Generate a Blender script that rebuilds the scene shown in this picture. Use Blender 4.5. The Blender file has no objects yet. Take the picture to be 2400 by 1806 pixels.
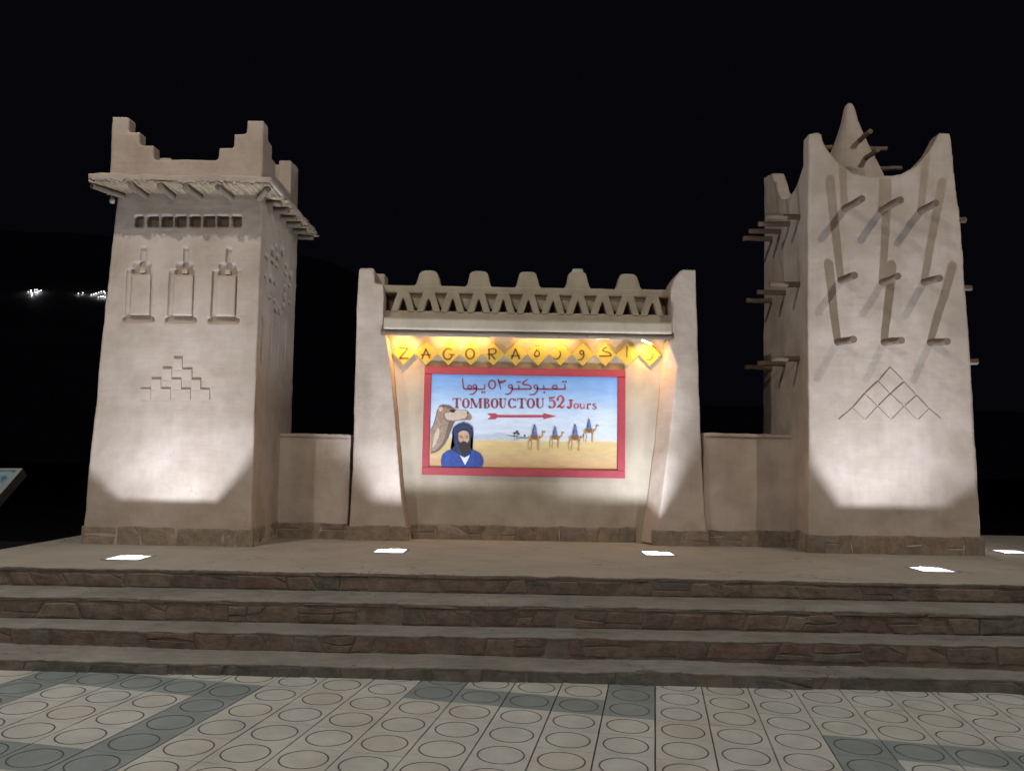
import bpy, bmesh, math, random
from mathutils import Vector, Matrix, noise

random.seed(7)
S = bpy.context.scene
COL = S.collection

# ------------------------------------------------------------------ camera
F, PITCH, ROLL, CAMH = 1850.0, 0.093, 0.018, 1.6          # focal length in photo pixels
ROT = Matrix.Rotation(math.pi / 2 + PITCH, 3, 'X') @ Matrix.Rotation(ROLL, 3, 'Z')
cam = bpy.data.cameras.new('camera')
cam.sensor_fit = 'HORIZONTAL'; cam.sensor_width = 36.0
cam.lens = 36.0 * F / 2400.0
cam.clip_start = 0.05; cam.clip_end = 4000.0
camo = bpy.data.objects.new('camera', cam); COL.objects.link(camo)
camo.matrix_world = Matrix.Translation((0, 0, CAMH)) @ ROT.to_4x4()
S.camera = camo

# ------------------------------------------------------------------ night sky
W = bpy.data.worlds.new('World'); S.world = W; W.use_nodes = True
bg = W.node_tree.nodes['Background']
bg.inputs['Color'].default_value = (0.42, 0.42, 0.80, 1)
bg.inputs['Strength'].default_value = 0.0036

S.view_settings.view_transform = 'Standard'
S.view_settings.look = 'None'
S.view_settings.exposure = 0.0
S.view_settings.gamma = 1.0
S.render.engine = 'CYCLES'
S.cycles.max_bounces = 6
S.cycles.diffuse_bounces = 4
S.cycles.transparent_max_bounces = 8
S.cycles.sample_clamp_indirect = 4.0
S.cycles.use_denoising = True

LAMP_COL = (1.0, 0.965, 0.90)      # street lamps and the added fill lamp
LED_COL = (0.75, 0.85, 1.0)      # ground floods
WARM_COL = (1.0, 0.60, 0.15)      # lamps under the slab
STREET_W, FLOOD_WIDE_W, FLOOD_CORE_W, WARM_W = 1880.0, 570.0, 440.0, 2.8

# ------------------------------------------------------------------ photo pixel -> place
def ray(u, v):
    return ROT @ Vector(((u - 1200) / F, -(v - 903) / F, -1))
def onY(u, v, Y):
    d = ray(u, v); t = Y / d.y
    return Vector((d.x * t, Y, CAMH + d.z * t))
def onZ(u, v, Z):
    d = ray(u, v); t = (Z - CAMH) / d.z
    return Vector((d.x * t, d.y * t, Z))
def crop(x0, y0, sc):
    return lambda p: (x0 + p[0] / sc, y0 + p[1] / sc)
c1 = crop(150, 240, 2.974); c2 = crop(150, 750, 2.921); c3 = crop(800, 600, 2.514)
c4 = crop(800, 830, 2.514); c5 = crop(1680, 220, 2.871); c6 = crop(1600, 750, 2.561)
cA = crop(980, 860, 4.514); cz = crop(900, 780, 6.506); cq = crop(1220, 780, 6.144)
ch = crop(0, 650, 7.373)

# main planes of the place (metres in front of the camera)
YL, YR, YP, YLOW, YREC = 8.93, 9.35, 9.85, 9.93, 10.15
PLAT_Z = 0.575

# ------------------------------------------------------------------ materials
def new_mat(name):
    m = bpy.data.materials.new(name); m.use_nodes = True
    nt = m.node_tree; b = nt.nodes['Principled BSDF']
    return m, nt, b
def node(nt, typ, **kw):
    n = nt.nodes.new(typ)
    for k, v in kw.items():
        setattr(n, k, v)
    return n
def noise_tex(nt, vec, scale, detail=4, rough=0.55):
    n = node(nt, 'ShaderNodeTexNoise')
    n.inputs['Scale'].default_value = scale; n.inputs['Detail'].default_value = detail
    n.inputs['Roughness'].default_value = rough
    nt.links.new(vec, n.inputs['Vector'])
    return n.outputs['Fac']
def mapping(nt, vec, scale=(1, 1, 1)):
    n = node(nt, 'ShaderNodeMapping'); n.inputs['Scale'].default_value = scale
    nt.links.new(vec, n.inputs['Vector']); return n.outputs['Vector']
def ramp(nt, fac, stops):
    n = node(nt, 'ShaderNodeValToRGB')
    el = n.color_ramp.elements
    while len(el) > 1: el.remove(el[-1])
    el[0].position = stops[0][0]; el[0].color = (*stops[0][1], 1)
    for p, c in stops[1:]:
        e = el.new(p); e.color = (*c, 1)
    nt.links.new(fac, n.inputs['Fac']); return n.outputs['Color']
def math_n(nt, op, a, b):
    n = node(nt, 'ShaderNodeMath', operation=op)
    for i, x in enumerate((a, b)):
        if isinstance(x, (int, float)): n.inputs[i].default_value = x
        else: nt.links.new(x, n.inputs[i])
    return n.outputs[0]
def mix(nt, fac, a, b, blend='MIX'):
    n = node(nt, 'ShaderNodeMix', data_type='RGBA', blend_type=blend)
    for sock, x in ((n.inputs[0], fac), (n.inputs[6], a), (n.inputs[7], b)):
        if isinstance(x, (int, float)): sock.default_value = x
        elif isinstance(x, tuple): sock.default_value = (*x, 1)
        else: nt.links.new(x, sock)
    return n.outputs[2]
def bump(nt, b, height, strength, dist, prev=None):
    n = node(nt, 'ShaderNodeBump'); n.inputs['Strength'].default_value = strength
    n.inputs['Distance'].default_value = dist
    nt.links.new(height, n.inputs['Height'])
    if prev: nt.links.new(prev, n.inputs['Normal'])
    nt.links.new(n.outputs['Normal'], b.inputs['Normal'])
    return n.outputs['Normal']
def pos(nt):
    return node(nt, 'ShaderNodeNewGeometry').outputs['Position']
def objrand(nt):
    return node(nt, 'ShaderNodeObjectInfo').outputs['Random']

def adobe(name, c_lo, c_hi, trowel=0.5):
    m, nt, b = new_mat(name); p = pos(nt)
    n1 = noise_tex(nt, p, 1.3, 6, 0.6)
    n2 = noise_tex(nt, mapping(nt, p, (1, 1, 0.35)), 6.0, 5, 0.65)
    f = math_n(nt, 'ADD', math_n(nt, 'MULTIPLY', n1, 0.6), math_n(nt, 'MULTIPLY', n2, 0.4))
    col = ramp(nt, f, [(0.34, c_lo), (0.5, tuple((a + c) / 2 for a, c in zip(c_lo, c_hi))), (0.66, c_hi)])
    # straw flecks and scuffs in the earth plaster
    fl = noise_tex(nt, mapping(nt, p, (1, 1, 2.2)), 46, 2, 0.5)
    col = mix(nt, ramp(nt, fl, [(0.66, (0, 0, 0)), (0.74, (0.35, 0.35, 0.35))]), col, tuple(x * 0.6 for x in c_lo))
    st = noise_tex(nt, mapping(nt, p, (3.5, 3.5, 0.4)), 1.3, 5, 0.6)
    col = mix(nt, 1.0, col, ramp(nt, st, [(0.34, (0.95, 0.945, 0.94)), (0.5, (1, 1, 1)), (0.7, (1.02, 1.02, 1.02))]), 'MULTIPLY')
    bl = noise_tex(nt, p, 2.6, 3, 0.5)
    col = mix(nt, 1.0, col, ramp(nt, bl, [(0.36, (0.90, 0.89, 0.87)), (0.62, (1.04, 1.04, 1.05))]), 'MULTIPLY')
    ck = node(nt, 'ShaderNodeTexVoronoi', feature='DISTANCE_TO_EDGE'); ck.inputs['Scale'].default_value = 2.3
    wn = node(nt, 'ShaderNodeTexNoise'); wn.inputs['Scale'].default_value = 5.0; wn.inputs['Detail'].default_value = 5
    nt.links.new(p, wn.inputs['Vector'])
    ws = node(nt, 'ShaderNodeVectorMath', operation='SCALE'); ws.inputs['Scale'].default_value = 0.45; nt.links.new(wn.outputs['Color'], ws.inputs[0])
    wa = node(nt, 'ShaderNodeVectorMath', operation='ADD'); nt.links.new(p, wa.inputs[0]); nt.links.new(ws.outputs[0], wa.inputs[1])
    nt.links.new(wa.outputs[0], ck.inputs['Vector'])
    gate = ramp(nt, noise_tex(nt, p, 1.1, 2), [(0.56, (0, 0, 0)), (0.64, (1, 1, 1))])
    line = ramp(nt, ck.outputs['Distance'], [(0.0, (0.5, 0.5, 0.5)), (0.008, (0, 0, 0))])
    col = mix(nt, mix(nt, 1.0, line, gate, 'MULTIPLY'), col, tuple(x * 0.45 for x in c_lo))
    nt.links.new(col, b.inputs['Base Color'])
    b.inputs['Roughness'].default_value = 0.93
    b.inputs['Specular IOR Level'].default_value = 0.15
    tr = noise_tex(nt, mapping(nt, p, (0.8, 0.8, 9)), 2.2, 4, 0.6)
    big = noise_tex(nt, p, 5.5, 3, 0.5)
    fine = noise_tex(nt, p, 70, 4, 0.6)
    a = bump(nt, b, big, 0.30, 0.02)
    a = bump(nt, b, tr, trowel, 0.010, a)
    bump(nt, b, fine, 0.35, 0.003, a)
    return m
M_WALL = adobe('earth_plaster', (0.435, 0.346, 0.282), (0.50, 0.408, 0.342), 0.34)
M_WALL2 = adobe('earth_plaster_fine', (0.385, 0.315, 0.245), (0.45, 0.375, 0.298), 0.15)
M_CREAM = adobe('pale_plaster', (0.42, 0.35, 0.265), (0.475, 0.40, 0.31), 0.10)

def cement(name, c_lo, c_hi, scale=1.0, bs=0.5):
    m, nt, b = new_mat(name); p = pos(nt)
    n1 = noise_tex(nt, p, 1.1 * scale, 7, 0.65)
    n2 = noise_tex(nt, mapping(nt, p, (0.6, 1.6, 1)), 7 * scale, 6, 0.7)
    f = math_n(nt, 'ADD', math_n(nt, 'MULTIPLY', n1, 0.55), math_n(nt, 'MULTIPLY', n2, 0.45))
    col = ramp(nt, f, [(0.33, c_lo), (0.66, c_hi)])
    # hairline cracks
    v = node(nt, 'ShaderNodeTexVoronoi', feature='DISTANCE_TO_EDGE')
    v.inputs['Scale'].default_value = 1.5
    wv = node(nt, 'ShaderNodeVectorMath', operation='ADD')
    nz = node(nt, 'ShaderNodeTexNoise'); nz.inputs['Scale'].default_value = 3.0; nz.inputs['Detail'].default_value = 6
    nt.links.new(p, nz.inputs['Vector'])
    sc = node(nt, 'ShaderNodeVectorMath', operation='SCALE'); sc.inputs['Scale'].default_value = 0.7
    nt.links.new(nz.outputs['Color'], sc.inputs[0])
    nt.links.new(p, wv.inputs[0]); nt.links.new(sc.outputs[0], wv.inputs[1])
    nt.links.new(wv.outputs[0], v.inputs['Vector'])
    gate = ramp(nt, noise_tex(nt, p, 0.9, 3), [(0.47, (0, 0, 0)), (0.6, (1, 1, 1))])
    cr = ramp(nt, v.outputs['Distance'], [(0.0, (0.75, 0.75, 0.75)), (0.012, (0, 0, 0))])
    col = mix(nt, mix(nt, 1.0, cr, gate, 'MULTIPLY'), col, tuple(x * 0.3 for x in c_lo))
    nt.links.new(col, b.inputs['Base Color'])
    b.inputs['Roughness'].default_value = 0.9; b.inputs['Specular IOR Level'].default_value = 0.25
    a = bump(nt, b, noise_tex(nt, p, 4.5, 6, 0.65), 0.5 * bs, 0.035)
    a = bump(nt, b, noise_tex(nt, p, 60, 3, 0.6), 0.5 * bs, 0.004, a)
    bump(nt, b, math_n(nt, 'SUBTRACT', 1.0, cr), 0.35, 0.006, a)
    return m
M_CEMENT = cement('worn_cement', (0.135, 0.124, 0.105), (0.29, 0.272, 0.235), 1.3, 1.3)
M_PLAT = cement('platform_screed', (0.275, 0.238, 0.195), (0.375, 0.33, 0.278), 0.9, 0.8)
M_MORTAR = cement('mortar', (0.11, 0.09, 0.072), (0.20, 0.165, 0.13), 2.0, 1.2)
M_EARTH = cement('dark_earth', (0.028, 0.025, 0.022), (0.05, 0.045, 0.038), 0.4, 0.6)

def stone(name, cols):
    m, nt, b = new_mat(name); p = pos(nt); r = objrand(nt)
    base = ramp(nt, r, [(i / len(cols), c) for i, c in enumerate(cols)])
    nt.nodes[-1].color_ramp.interpolation = 'CONSTANT' if False else 'LINEAR'
    n1 = noise_tex(nt, p, 9, 6, 0.7)
    col = mix(nt, 1.0, base, ramp(nt, n1, [(0.3, (0.62, 0.62, 0.62)), (0.7, (1.3, 1.27, 1.24))]), 'MULTIPLY')
    dust = ramp(nt, noise_tex(nt, p, 3.2, 5, 0.65), [(0.5, (0, 0, 0)), (0.72, (0.6, 0.6, 0.6))])
    col = mix(nt, dust, col, (0.24, 0.20, 0.16))
    nt.links.new(col, b.inputs['Base Color'])
    b.inputs['Roughness'].default_value = 0.88; b.inputs['Specular IOR Level'].default_value = 0.25
    a = bump(nt, b, noise_tex(nt, mapping(nt, p, (1, 1, 1.6)), 11, 6, 0.7), 0.8, 0.02)
    bump(nt, b, noise_tex(nt, p, 80, 3), 0.4, 0.003, a)
    return m
M_STONE = stone('field_stone', [(0.16, 0.116, 0.09), (0.135, 0.098, 0.08), (0.172, 0.126, 0.095), (0.125, 0.112, 0.098), (0.16, 0.106, 0.084), (0.178, 0.135, 0.104)])
M_STONE_LOW = stone('grey_stone', [(0.11, 0.105, 0.09), (0.135, 0.125, 0.105), (0.10, 0.096, 0.085), (0.125, 0.112, 0.092)])
M_BASE = stone('plinth_stone', [(0.27, 0.20, 0.148), (0.21, 0.155, 0.118), (0.30, 0.23, 0.17), (0.19, 0.155, 0.125), (0.28, 0.205, 0.15)])
M_BASE_L = stone('plinth_earth', [(0.31, 0.238, 0.176), (0.29, 0.222, 0.165), (0.33, 0.255, 0.19)])

def wood(name, c_lo, c_hi):
    m, nt, b = new_mat(name)
    tc = node(nt, 'ShaderNodeTexCoord').outputs['Object']
    g = noise_tex(nt, mapping(nt, tc, (30, 30, 2.2)), 2.0, 5, 0.65)
    col = ramp(nt, g, [(0.3, c_lo), (0.7, c_hi)])
    k = noise_tex(nt, tc, 7, 3)
    col = mix(nt, ramp(nt, k, [(0.6, (0, 0, 0)), (0.75, (0.7, 0.7, 0.7))]), col, tuple(x * 0.5 for x in c_lo))
    nt.links.new(col, b.inputs['Base Color']); b.inputs['Roughness'].default_value = 0.8
    bump(nt, b, g, 0.6, 0.006)
    return m
M_PEG = wood('weathered_wood', (0.10, 0.062, 0.04), (0.205, 0.14, 0.095))
M_LOG = wood('palm_log', (0.13, 0.094, 0.07), (0.26, 0.20, 0.15))
def reed():
    m, nt, b = new_mat('reed'); p = pos(nt)
    n = noise_tex(nt, p, 24, 3, 0.6)
    nt.links.new(ramp(nt, n, [(0.3, (0.26, 0.19, 0.12)), (0.7, (0.52, 0.41, 0.28))]), b.inputs['Base Color'])
    b.inputs['Roughness'].default_value = 0.75; return m
M_REED = reed()

def tile_mat(name, cols, spec=0.35):
    m, nt, b = new_mat(name); p = pos(nt); r = objrand(nt)
    base = ramp(nt, r, [(i / max(1, len(cols) - 1), c) for i, c in enumerate(cols)])
    n1 = noise_tex(nt, p, 3.0, 7, 0.7)
    col = mix(nt, 1.0, base, ramp(nt, n1, [(0.3, (0.78, 0.77, 0.75)), (0.7, (1.12, 1.12, 1.12))]), 'MULTIPLY')
    sp = noise_tex(nt, p, 38, 5, 0.7)
    col = mix(nt, ramp(nt, sp, [(0.64, (0, 0, 0)), (0.76, (0.45, 0.45, 0.45))]), col, (0.14, 0.12, 0.10))
    nt.links.new(col, b.inputs['Base Color'])
    b.inputs['Roughness'].default_value = 0.62; b.inputs['Specular IOR Level'].default_value = spec
    bump(nt, b, noise_tex(nt, p, 120, 3, 0.6), 0.3, 0.002)
    return m
M_TILE = tile_mat('cream_cement_tile', [(0.43, 0.425, 0.39), (0.455, 0.452, 0.42), (0.44, 0.425, 0.372), (0.435, 0.442, 0.415)])
M_TILEB = tile_mat('blue_grey_cement_tile', [(0.19, 0.22, 0.222), (0.22, 0.25, 0.252), (0.205, 0.232, 0.228)])
def plain(name, c, rough=0.7, metal=0.0, emit=None, es=0.0):
    m, nt, b = new_mat(name)
    b.inputs['Base Color'].default_value = (*c, 1); b.inputs['Roughness'].default_value = rough
    b.inputs['Metallic'].default_value = metal
    if emit:
        b.inputs['Emission Color'].default_value = (*emit, 1); b.inputs['Emission Strength'].default_value = es
    return m
def worn(name, c, var=0.25, scale=14, rough=0.7, stretch=(1, 1, 1)):
    m, nt, b = new_mat(name); p = pos(nt)
    n = noise_tex(nt, mapping(nt, p, stretch), scale, 6, 0.65)
    col = ramp(nt, n, [(0.28, tuple(x * (1 - var) for x in c)), (0.72, tuple(min(1, x * (1 + var)) for x in c))])
    nt.links.new(col, b.inputs['Base Color']); b.inputs['Roughness'].default_value = rough
    bump(nt, b, n, 0.3, 0.003)
    return m
M_GROOVE = plain('dirt_in_groove', (0.10, 0.087, 0.074), 0.9)
M_JOINT = plain('dark_joint', (0.06, 0.05, 0.042), 0.95)
M_BLACK = plain('black_housing', (0.012, 0.012, 0.013), 0.6)
M_STEEL = plain('dull_steel', (0.30, 0.30, 0.31), 0.45, 0.8)
M_POLE = plain('painted_pole', (0.12, 0.12, 0.125), 0.5, 0.3)
M_BULB = plain('lit_diffuser', (0.8, 0.8, 0.8), 0.4, 0, (1.0, 0.88, 0.72), 25.0)
M_TUBE = plain('warm_led_tube', (0.9, 0.85, 0.7), 0.4, 0, (1.0, 0.80, 0.45), 6.0)
M_HILLBULB = plain('far_lamp_globe', (0.8, 0.8, 0.8), 0.4, 0, (0.88, 0.92, 1.0), 9.0)
M_YELLOW = worn('yellow_paint', (0.56, 0.385, 0.06), 0.12, 9, 0.65)
M_LETTER = worn('brown_letter_paint', (0.14, 0.075, 0.025), 0.2, 25, 0.7)
M_RED = worn('red_frame_paint', (0.36, 0.045, 0.06), 0.12, 8, 0.55)
def glow_glass():
    m = bpy.data.materials.new('lit_flood_glass'); m.use_nodes = True
    nt = m.node_tree; nt.nodes.clear()
    o = node(nt, 'ShaderNodeOutputMaterial'); mx = node(nt, 'ShaderNodeMixShader')
    t = node(nt, 'ShaderNodeBsdfTransparent'); e = node(nt, 'ShaderNodeEmission')
    e.inputs['Color'].default_value = (1, 0.98, 0.99, 1); e.inputs['Strength'].default_value = 3.2
    mx.inputs[0].default_value = 0.5
    nt.links.new(t.outputs[0], mx.inputs[1]); nt.links.new(e.outputs[0], mx.inputs[2])
    nt.links.new(mx.outputs[0], o.inputs['Surface'])
    return m
M_GLASS = glow_glass()

# ------------------------------------------------------------------ object helpers
def tag(o, label=None, cat=None, group=None, kind=None):
    if label: o['label'] = label
    if cat: o['category'] = cat
    if group: o['group'] = group
    if kind: o['kind'] = kind
    return o
def link(name, me, mat, parent=None):
    o = bpy.data.objects.new(name, me); COL.objects.link(o)
    for m in (mat if isinstance(mat, (list, tuple)) else [mat]):
        if m: me.materials.append(m)
    if parent:
        o.parent = parent
        o.matrix_parent_inverse = Matrix.Translation(-parent.location) if parent.rotation_euler.to_matrix() == Matrix.Identity(3) else parent.matrix_basis.inverted()
    return o
def obj(name, bm, mat, parent=None, smooth=False):
    me = bpy.data.meshes.new(name)
    bmesh.ops.recalc_face_normals(bm, faces=bm.faces)
    bm.to_mesh(me); bm.free()
    if smooth: me.shade_smooth()
    return link(name, me, mat, parent)
def empty(name, loc, label, cat, group=None):
    o = bpy.data.objects.new(name, None); COL.objects.link(o); o.location = loc
    o.empty_display_size = 0.2
    return tag(o, label, cat, group)
def poly_prism(bm, front, back):
    """closed solid between two loops of equal length"""
    a = [bm.verts.new(p) for p in front]; b = [bm.verts.new(p) for p in back]
    n = len(a)
    bm.faces.new(a); bm.faces.new(b[::-1])
    for i in range(n):
        bm.faces.new((a[i], b[i], b[(i + 1) % n], a[(i + 1) % n]))
def box(bm, lo, hi):
    x0, y0, z0 = lo; x1, y1, z1 = hi
    poly_prism(bm, [(x0, y0, z0), (x1, y0, z0), (x1, y0, z1), (x0, y0, z1)],
               [(x0, y1, z0), (x1, y1, z0), (x1, y1, z1), (x0, y1, z1)])
def prismY(bm, pts, y0, y1):          # pts (x,z)
    poly_prism(bm, [(x, y0, z) for x, z in pts], [(x, y1, z) for x, z in pts])
def cyl(bm, a, b, r0, r1=None, n=12, wob=0.0, seg=1):
    a, b = Vector(a), Vector(b); r1 = r0 if r1 is None else r1
    d = (b - a).normalized(); u = d.orthogonal().normalized(); w = d.cross(u)
    rings = []
    for k in range(seg + 1):
        t = k / seg; c = a.lerp(b, t) + u * random.uniform(-wob, wob) + w * random.uniform(-wob, wob)
        r = r0 + (r1 - r0) * t
        rings.append([bm.verts.new(c + (u * math.cos(2 * math.pi * i / n) + w * math.sin(2 * math.pi * i / n)) * r * random.uniform(1 - wob * 4, 1 + wob * 4)) for i in range(n)])
    for p, q in zip(rings, rings[1:]):
        for i in range(n):
            f = bm.faces.new((p[i], p[(i + 1) % n], q[(i + 1) % n], q[i])); f.smooth = True
    bm.faces.new(rings[0][::-1]); bm.faces.new(rings[-1])
def lathe(bm, c, prof, n=24, wob=0.0):
    rings = []
    for r, z in prof:
        rings.append([bm.verts.new((c[0] + r * math.cos(2 * math.pi * i / n), c[1] + r * math.sin(2 * math.pi * i / n), z)) for i in range(n)])
    for p, q in zip(rings, rings[1:]):
        for i in range(n):
            bm.faces.new((p[i], p[(i + 1) % n], q[(i + 1) % n], q[i]))
    bm.faces.new(rings[0][::-1]); bm.faces.new(rings[-1])

TEX = bpy.data.textures.new('plaster_lumps', 'CLOUDS'); TEX.noise_scale = 0.28; TEX.noise_depth = 3
def plastered(name, bm, mat, parent, cut=None, voxel=0.016, lump=0.018, slots=()):
    """earth-built solid: cut recesses, round the edges, make the surface hand-made"""
    me = bpy.data.meshes.new('tmp'); bmesh.ops.recalc_face_normals(bm, faces=bm.faces)
    bm.to_mesh(me); bm.free()
    for q in slots: me.materials.append(q)
    t = bpy.data.objects.new('tmp', me); COL.objects.link(t)
    co = None
    if cut:
        cm = bpy.data.meshes.new('cut'); bmesh.ops.recalc_face_normals(cut, faces=cut.faces)
        cut.to_mesh(cm); cut.free()
        co = bpy.data.objects.new('cut', cm); COL.objects.link(co)
        mb = t.modifiers.new('b', 'BOOLEAN'); mb.operation = 'DIFFERENCE'; mb.object = co; mb.solver = 'EXACT'
    if voxel:
        mr = t.modifiers.new('r', 'REMESH'); mr.mode = 'VOXEL'; mr.voxel_size = voxel
        md = t.modifiers.new('d', 'DISPLACE'); md.texture = TEX; md.texture_coords = 'GLOBAL'
        md.strength = lump; md.mid_level = 0.5
    dg = bpy.context.evaluated_depsgraph_get(); dg.update()
    ne = bpy.data.meshes.new_from_object(t.evaluated_get(dg)); ne.name = name
    bpy.data.objects.remove(t); bpy.data.meshes.remove(me)
    if co:
        bpy.data.objects.remove(co); bpy.data.meshes.remove(cm)
    if voxel: ne.shade_smooth()
    if voxel: ne.materials.clear()
    return link(name, ne, [] if slots else mat, parent)

def jit_poly(pts, step=0.25, amp=0.006):
    """subdivide a loop of (x,z) and jitter it a little"""
    out = []
    for i, (x, z) in enumerate(pts):
        x2, z2 = pts[(i + 1) % len(pts)]
        L = math.hypot(x2 - x, z2 - z); n = max(1, int(L / step))
        for k in range(n):
            t = k / n; j = amp if k else 0
            out.append((x + (x2 - x) * t + random.uniform(-j, j), z + (z2 - z) * t + random.uniform(-j, j)))
    return out
def XZ(pts, Y, fn=None):
    return [((lambda q: (q.x, q.z))(onY(*(fn(p) if fn else p), Y))) for p in pts]

# ================================================================== GROUND
# far ground sheet down the slope, plaza with cement tiles, steps, platform
bm = bmesh.new()
box(bm, (-1500, -60, -1.6), (1500, 700, -1.3))
tag(obj('ground', bm, M_EARTH), kind='structure')
SLOPE = 0.0123
bm = bmesh.new(); box(bm, (-16, -12, -0.30), (16, 6.3, -0.014))
plaza = obj('plaza', bm, M_JOINT); plaza.rotation_euler = (0, SLOPE, 0); tag(plaza, kind='structure')
bm = bmesh.new(); box(bm, (-16, 6.31, -0.4), (-5.28, 14.25, -0.01))
tag(obj('side_yard', bm, M_EARTH), kind='structure')

TX, TY, TS, TH = 0.9364, 5.1256, 0.3305, -0.18
def tile_mesh(name, mats):
    bm = bmesh.new(); hx, hy = TS / 2 - 0.0045, TS / 2 - 0.0016
    N = 32; R1, R2, dep, th = 0.132, 0.1225, 0.004, 0.03
    rnd = lambda R, z: [bm.verts.new((R * math.cos(2 * math.pi * (i + .5) / N), R * math.sin(2 * math.pi * (i + .5) / N), z)) for i in range(N)]
    sq = []
    for i in range(N):
        a = 2 * math.pi * (i + .5) / N; c, s = math.cos(a), math.sin(a)
        k = 1 / max(abs(c), abs(s)); sq.append((c * k * hx, s * k * hy))
    top = [bm.verts.new((x, y, 0)) for x, y in sq]; low = [bm.verts.new((x * .998, y * .998, -th)) for x, y in sq]
    o1, o2, i2, i1 = rnd(R1, 0), rnd(R1 - .0012, -dep), rnd(R2 + .0012, -dep), rnd(R2, 0)
    for i in range(N):
        j = (i + 1) % N
        bm.faces.new((top[i], top[j], o1[j], o1[i])); bm.faces.new((low[i], low[j], top[j], top[i]))
        for p, q in ((o1, o2), (o2, i2), (i2, i1)):
            f = bm.faces.new((p[i], p[j], q[j], q[i])); f.material_index = 1
    # the corners of the square
    for sx in (-1, 1):
        for sy in (-1, 1):
            near = sorted(range(N), key=lambda i: (top[i].co.x - sx * hx) ** 2 + (top[i].co.y - sy * hy) ** 2)[:2]
            a, b = sorted(near); 
            c = bm.verts.new((sx * hx, sy * hy, 0)); d = bm.verts.new((sx * hx, sy * hy, -th))
            bm.faces.new((top[a], c, top[b])); bm.faces.new((top[a], low[a], d, c)); bm.faces.new((c, d, low[b], top[b]))
    bm.faces.new(i1)
    bmesh.ops.recalc_face_normals(bm, faces=bm.faces)
    me = bpy.data.meshes.new(name); bm.to_mesh(me); bm.free()
    for m in mats: me.materials.append(m)
    return me
ME_T, ME_B = tile_mesh('tile', [M_TILE, M_GROOVE]), tile_mesh('tile_blue', [M_TILEB, M_GROOVE])
def is_blue(i, j):
    for c0, r0 in ((-13, -5), (-5, 0), (3, -5), (-21, 0), (11, 0)):
        a, b = i - c0, j - r0
        if 0 <= a <= 4 and 0 <= b <= 4 and (a in (0, 4) or b in (0, 4)): return True
    return False
def place_tile(me, i, j, name='tile'):
    cu, cv = (i + .5) * TS, (j + .5) * TS
    x = TX + cu * math.cos(TH) - cv * math.sin(TH); y = TY + cu * math.sin(TH) + cv * math.cos(TH)
    return x, y
near, rest = [], []
for i in range(-30, 30):
    for j in range(-22, 8):
        x, y = place_tile(None, i, j)
        if y > 6.08 or y < -1.5 or abs(x) > 6.5: continue
        vis = 3.3 < y and abs(x) < 0.70 * y + 0.25
        (near if vis else rest).append((i, j, x, y))
near.sort(key=lambda t: t[3]); rest += near[300:]; near = near[:300]
for i, j, x, y in near:
    o = bpy.data.objects.new('tile', ME_B if is_blue(i, j) else ME_T); COL.objects.link(o)
    o.parent = plaza; o.location = (x, y, random.uniform(-.0012, .0012))
    o.rotation_euler = (random.uniform(-.004, .004), random.uniform(-.004, .004), TH + random.uniform(-.006, .006))
bm = bmesh.new()
for i, j, x, y in rest:
    h = TS / 2 - .003
    vs = [bm.verts.new((x + a * h * math.cos(TH) - b * h * math.sin(TH), y + a * h * math.sin(TH) + b * h * math.cos(TH), 0)) for a, b in ((-1, -1), (1, -1), (1, 1), (-1, 1))]
    f = bm.faces.new(vs); f.material_index = 1 if is_blue(i, j) else 0
far_t = obj('tile_field', bm, [M_TILE, M_TILEB], None); far_t.parent = plaza; tag(far_t, kind='stuff')

# ---- steps -----------------------------------------------------------------
X0, X1 = -5.26, 10.5
def wav(x, s, a=0.02):
    return (0.0265 * x if s == 0 else 0) + a * noise.noise(Vector((x * 0.9, s * 7.3, 0))) + a * 0.7 * noise.noise(Vector((x * 3.7, s * 3.1, 5))) + a * 0.35 * noise.noise(Vector((x * 14, s * 3.1, 8)))
def wavz(x, s, a=0.011):
    return (-0.0094 * x if s == 0 else 0) + a * noise.noise(Vector((x * 1.1, s * 5.7, 9))) + a * 0.7 * noise.noise(Vector((x * 4.5, s * 2.3, 2))) + a * 0.4 * noise.noise(Vector((x * 17, s * 2.3, 6)))
STEPS = [(5.865, -0.3, 0.088), (6.225, -0.3, 0.238), (6.58, -0.3, 0.412), (7.115, -0.3, PLAT_Z)]
def step_mesh(name, k, yback, mat, cut=None):
    y, z0, z1 = STEPS[k]; bm = bmesh.new(); n = 520
    rows = []
    for i in range(n + 1):
        x = X0 + (X1 - X0) * i / n
        w = wav(x, k); wz = wavz(x, k); r = 0.010 + 0.004 * noise.noise(Vector((x * 5, k, 3)))
        prof = [(y + w + .012, z0), (y + w + .010, z1 - r + wz - .012), (y + w + .002, z1 - r + wz), (y + w + r * .3 - .002, z1 - r * .3 + wz), (y + w + r, z1 + wz), (y + .16 + (w if k == 0 else 0), z1 + wz * (.9 if k == 0 else .5))]
        prof += [(yback, z1 + (wz * .9 if k == 0 else 0)), (yback, z0)]
        rows.append([bm.verts.new((x, a, b)) for a, b in prof])
    for a, b in zip(rows, rows[1:]):
        m = len(a)
        for q in range(m):
            f = bm.faces.new((a[q], b[q], b[(q + 1) % m], a[(q + 1) % m]))
            if q == 0: f.material_index = 1
    bm.faces.new(rows[0]); bm.faces.new(rows[-1][::-1])
    if cut is None:
        return obj(name, bm, mat)
    return plastered(name, bm, mat, None, cut, voxel=None, slots=mat)
step_objs = []
for k in range(3):
    s = step_mesh('step', k, STEPS[k + 1][0] + 0.1, [M_CEMENT, M_MORTAR]); tag(s, kind='structure'); step_objs.append(s)

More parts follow.
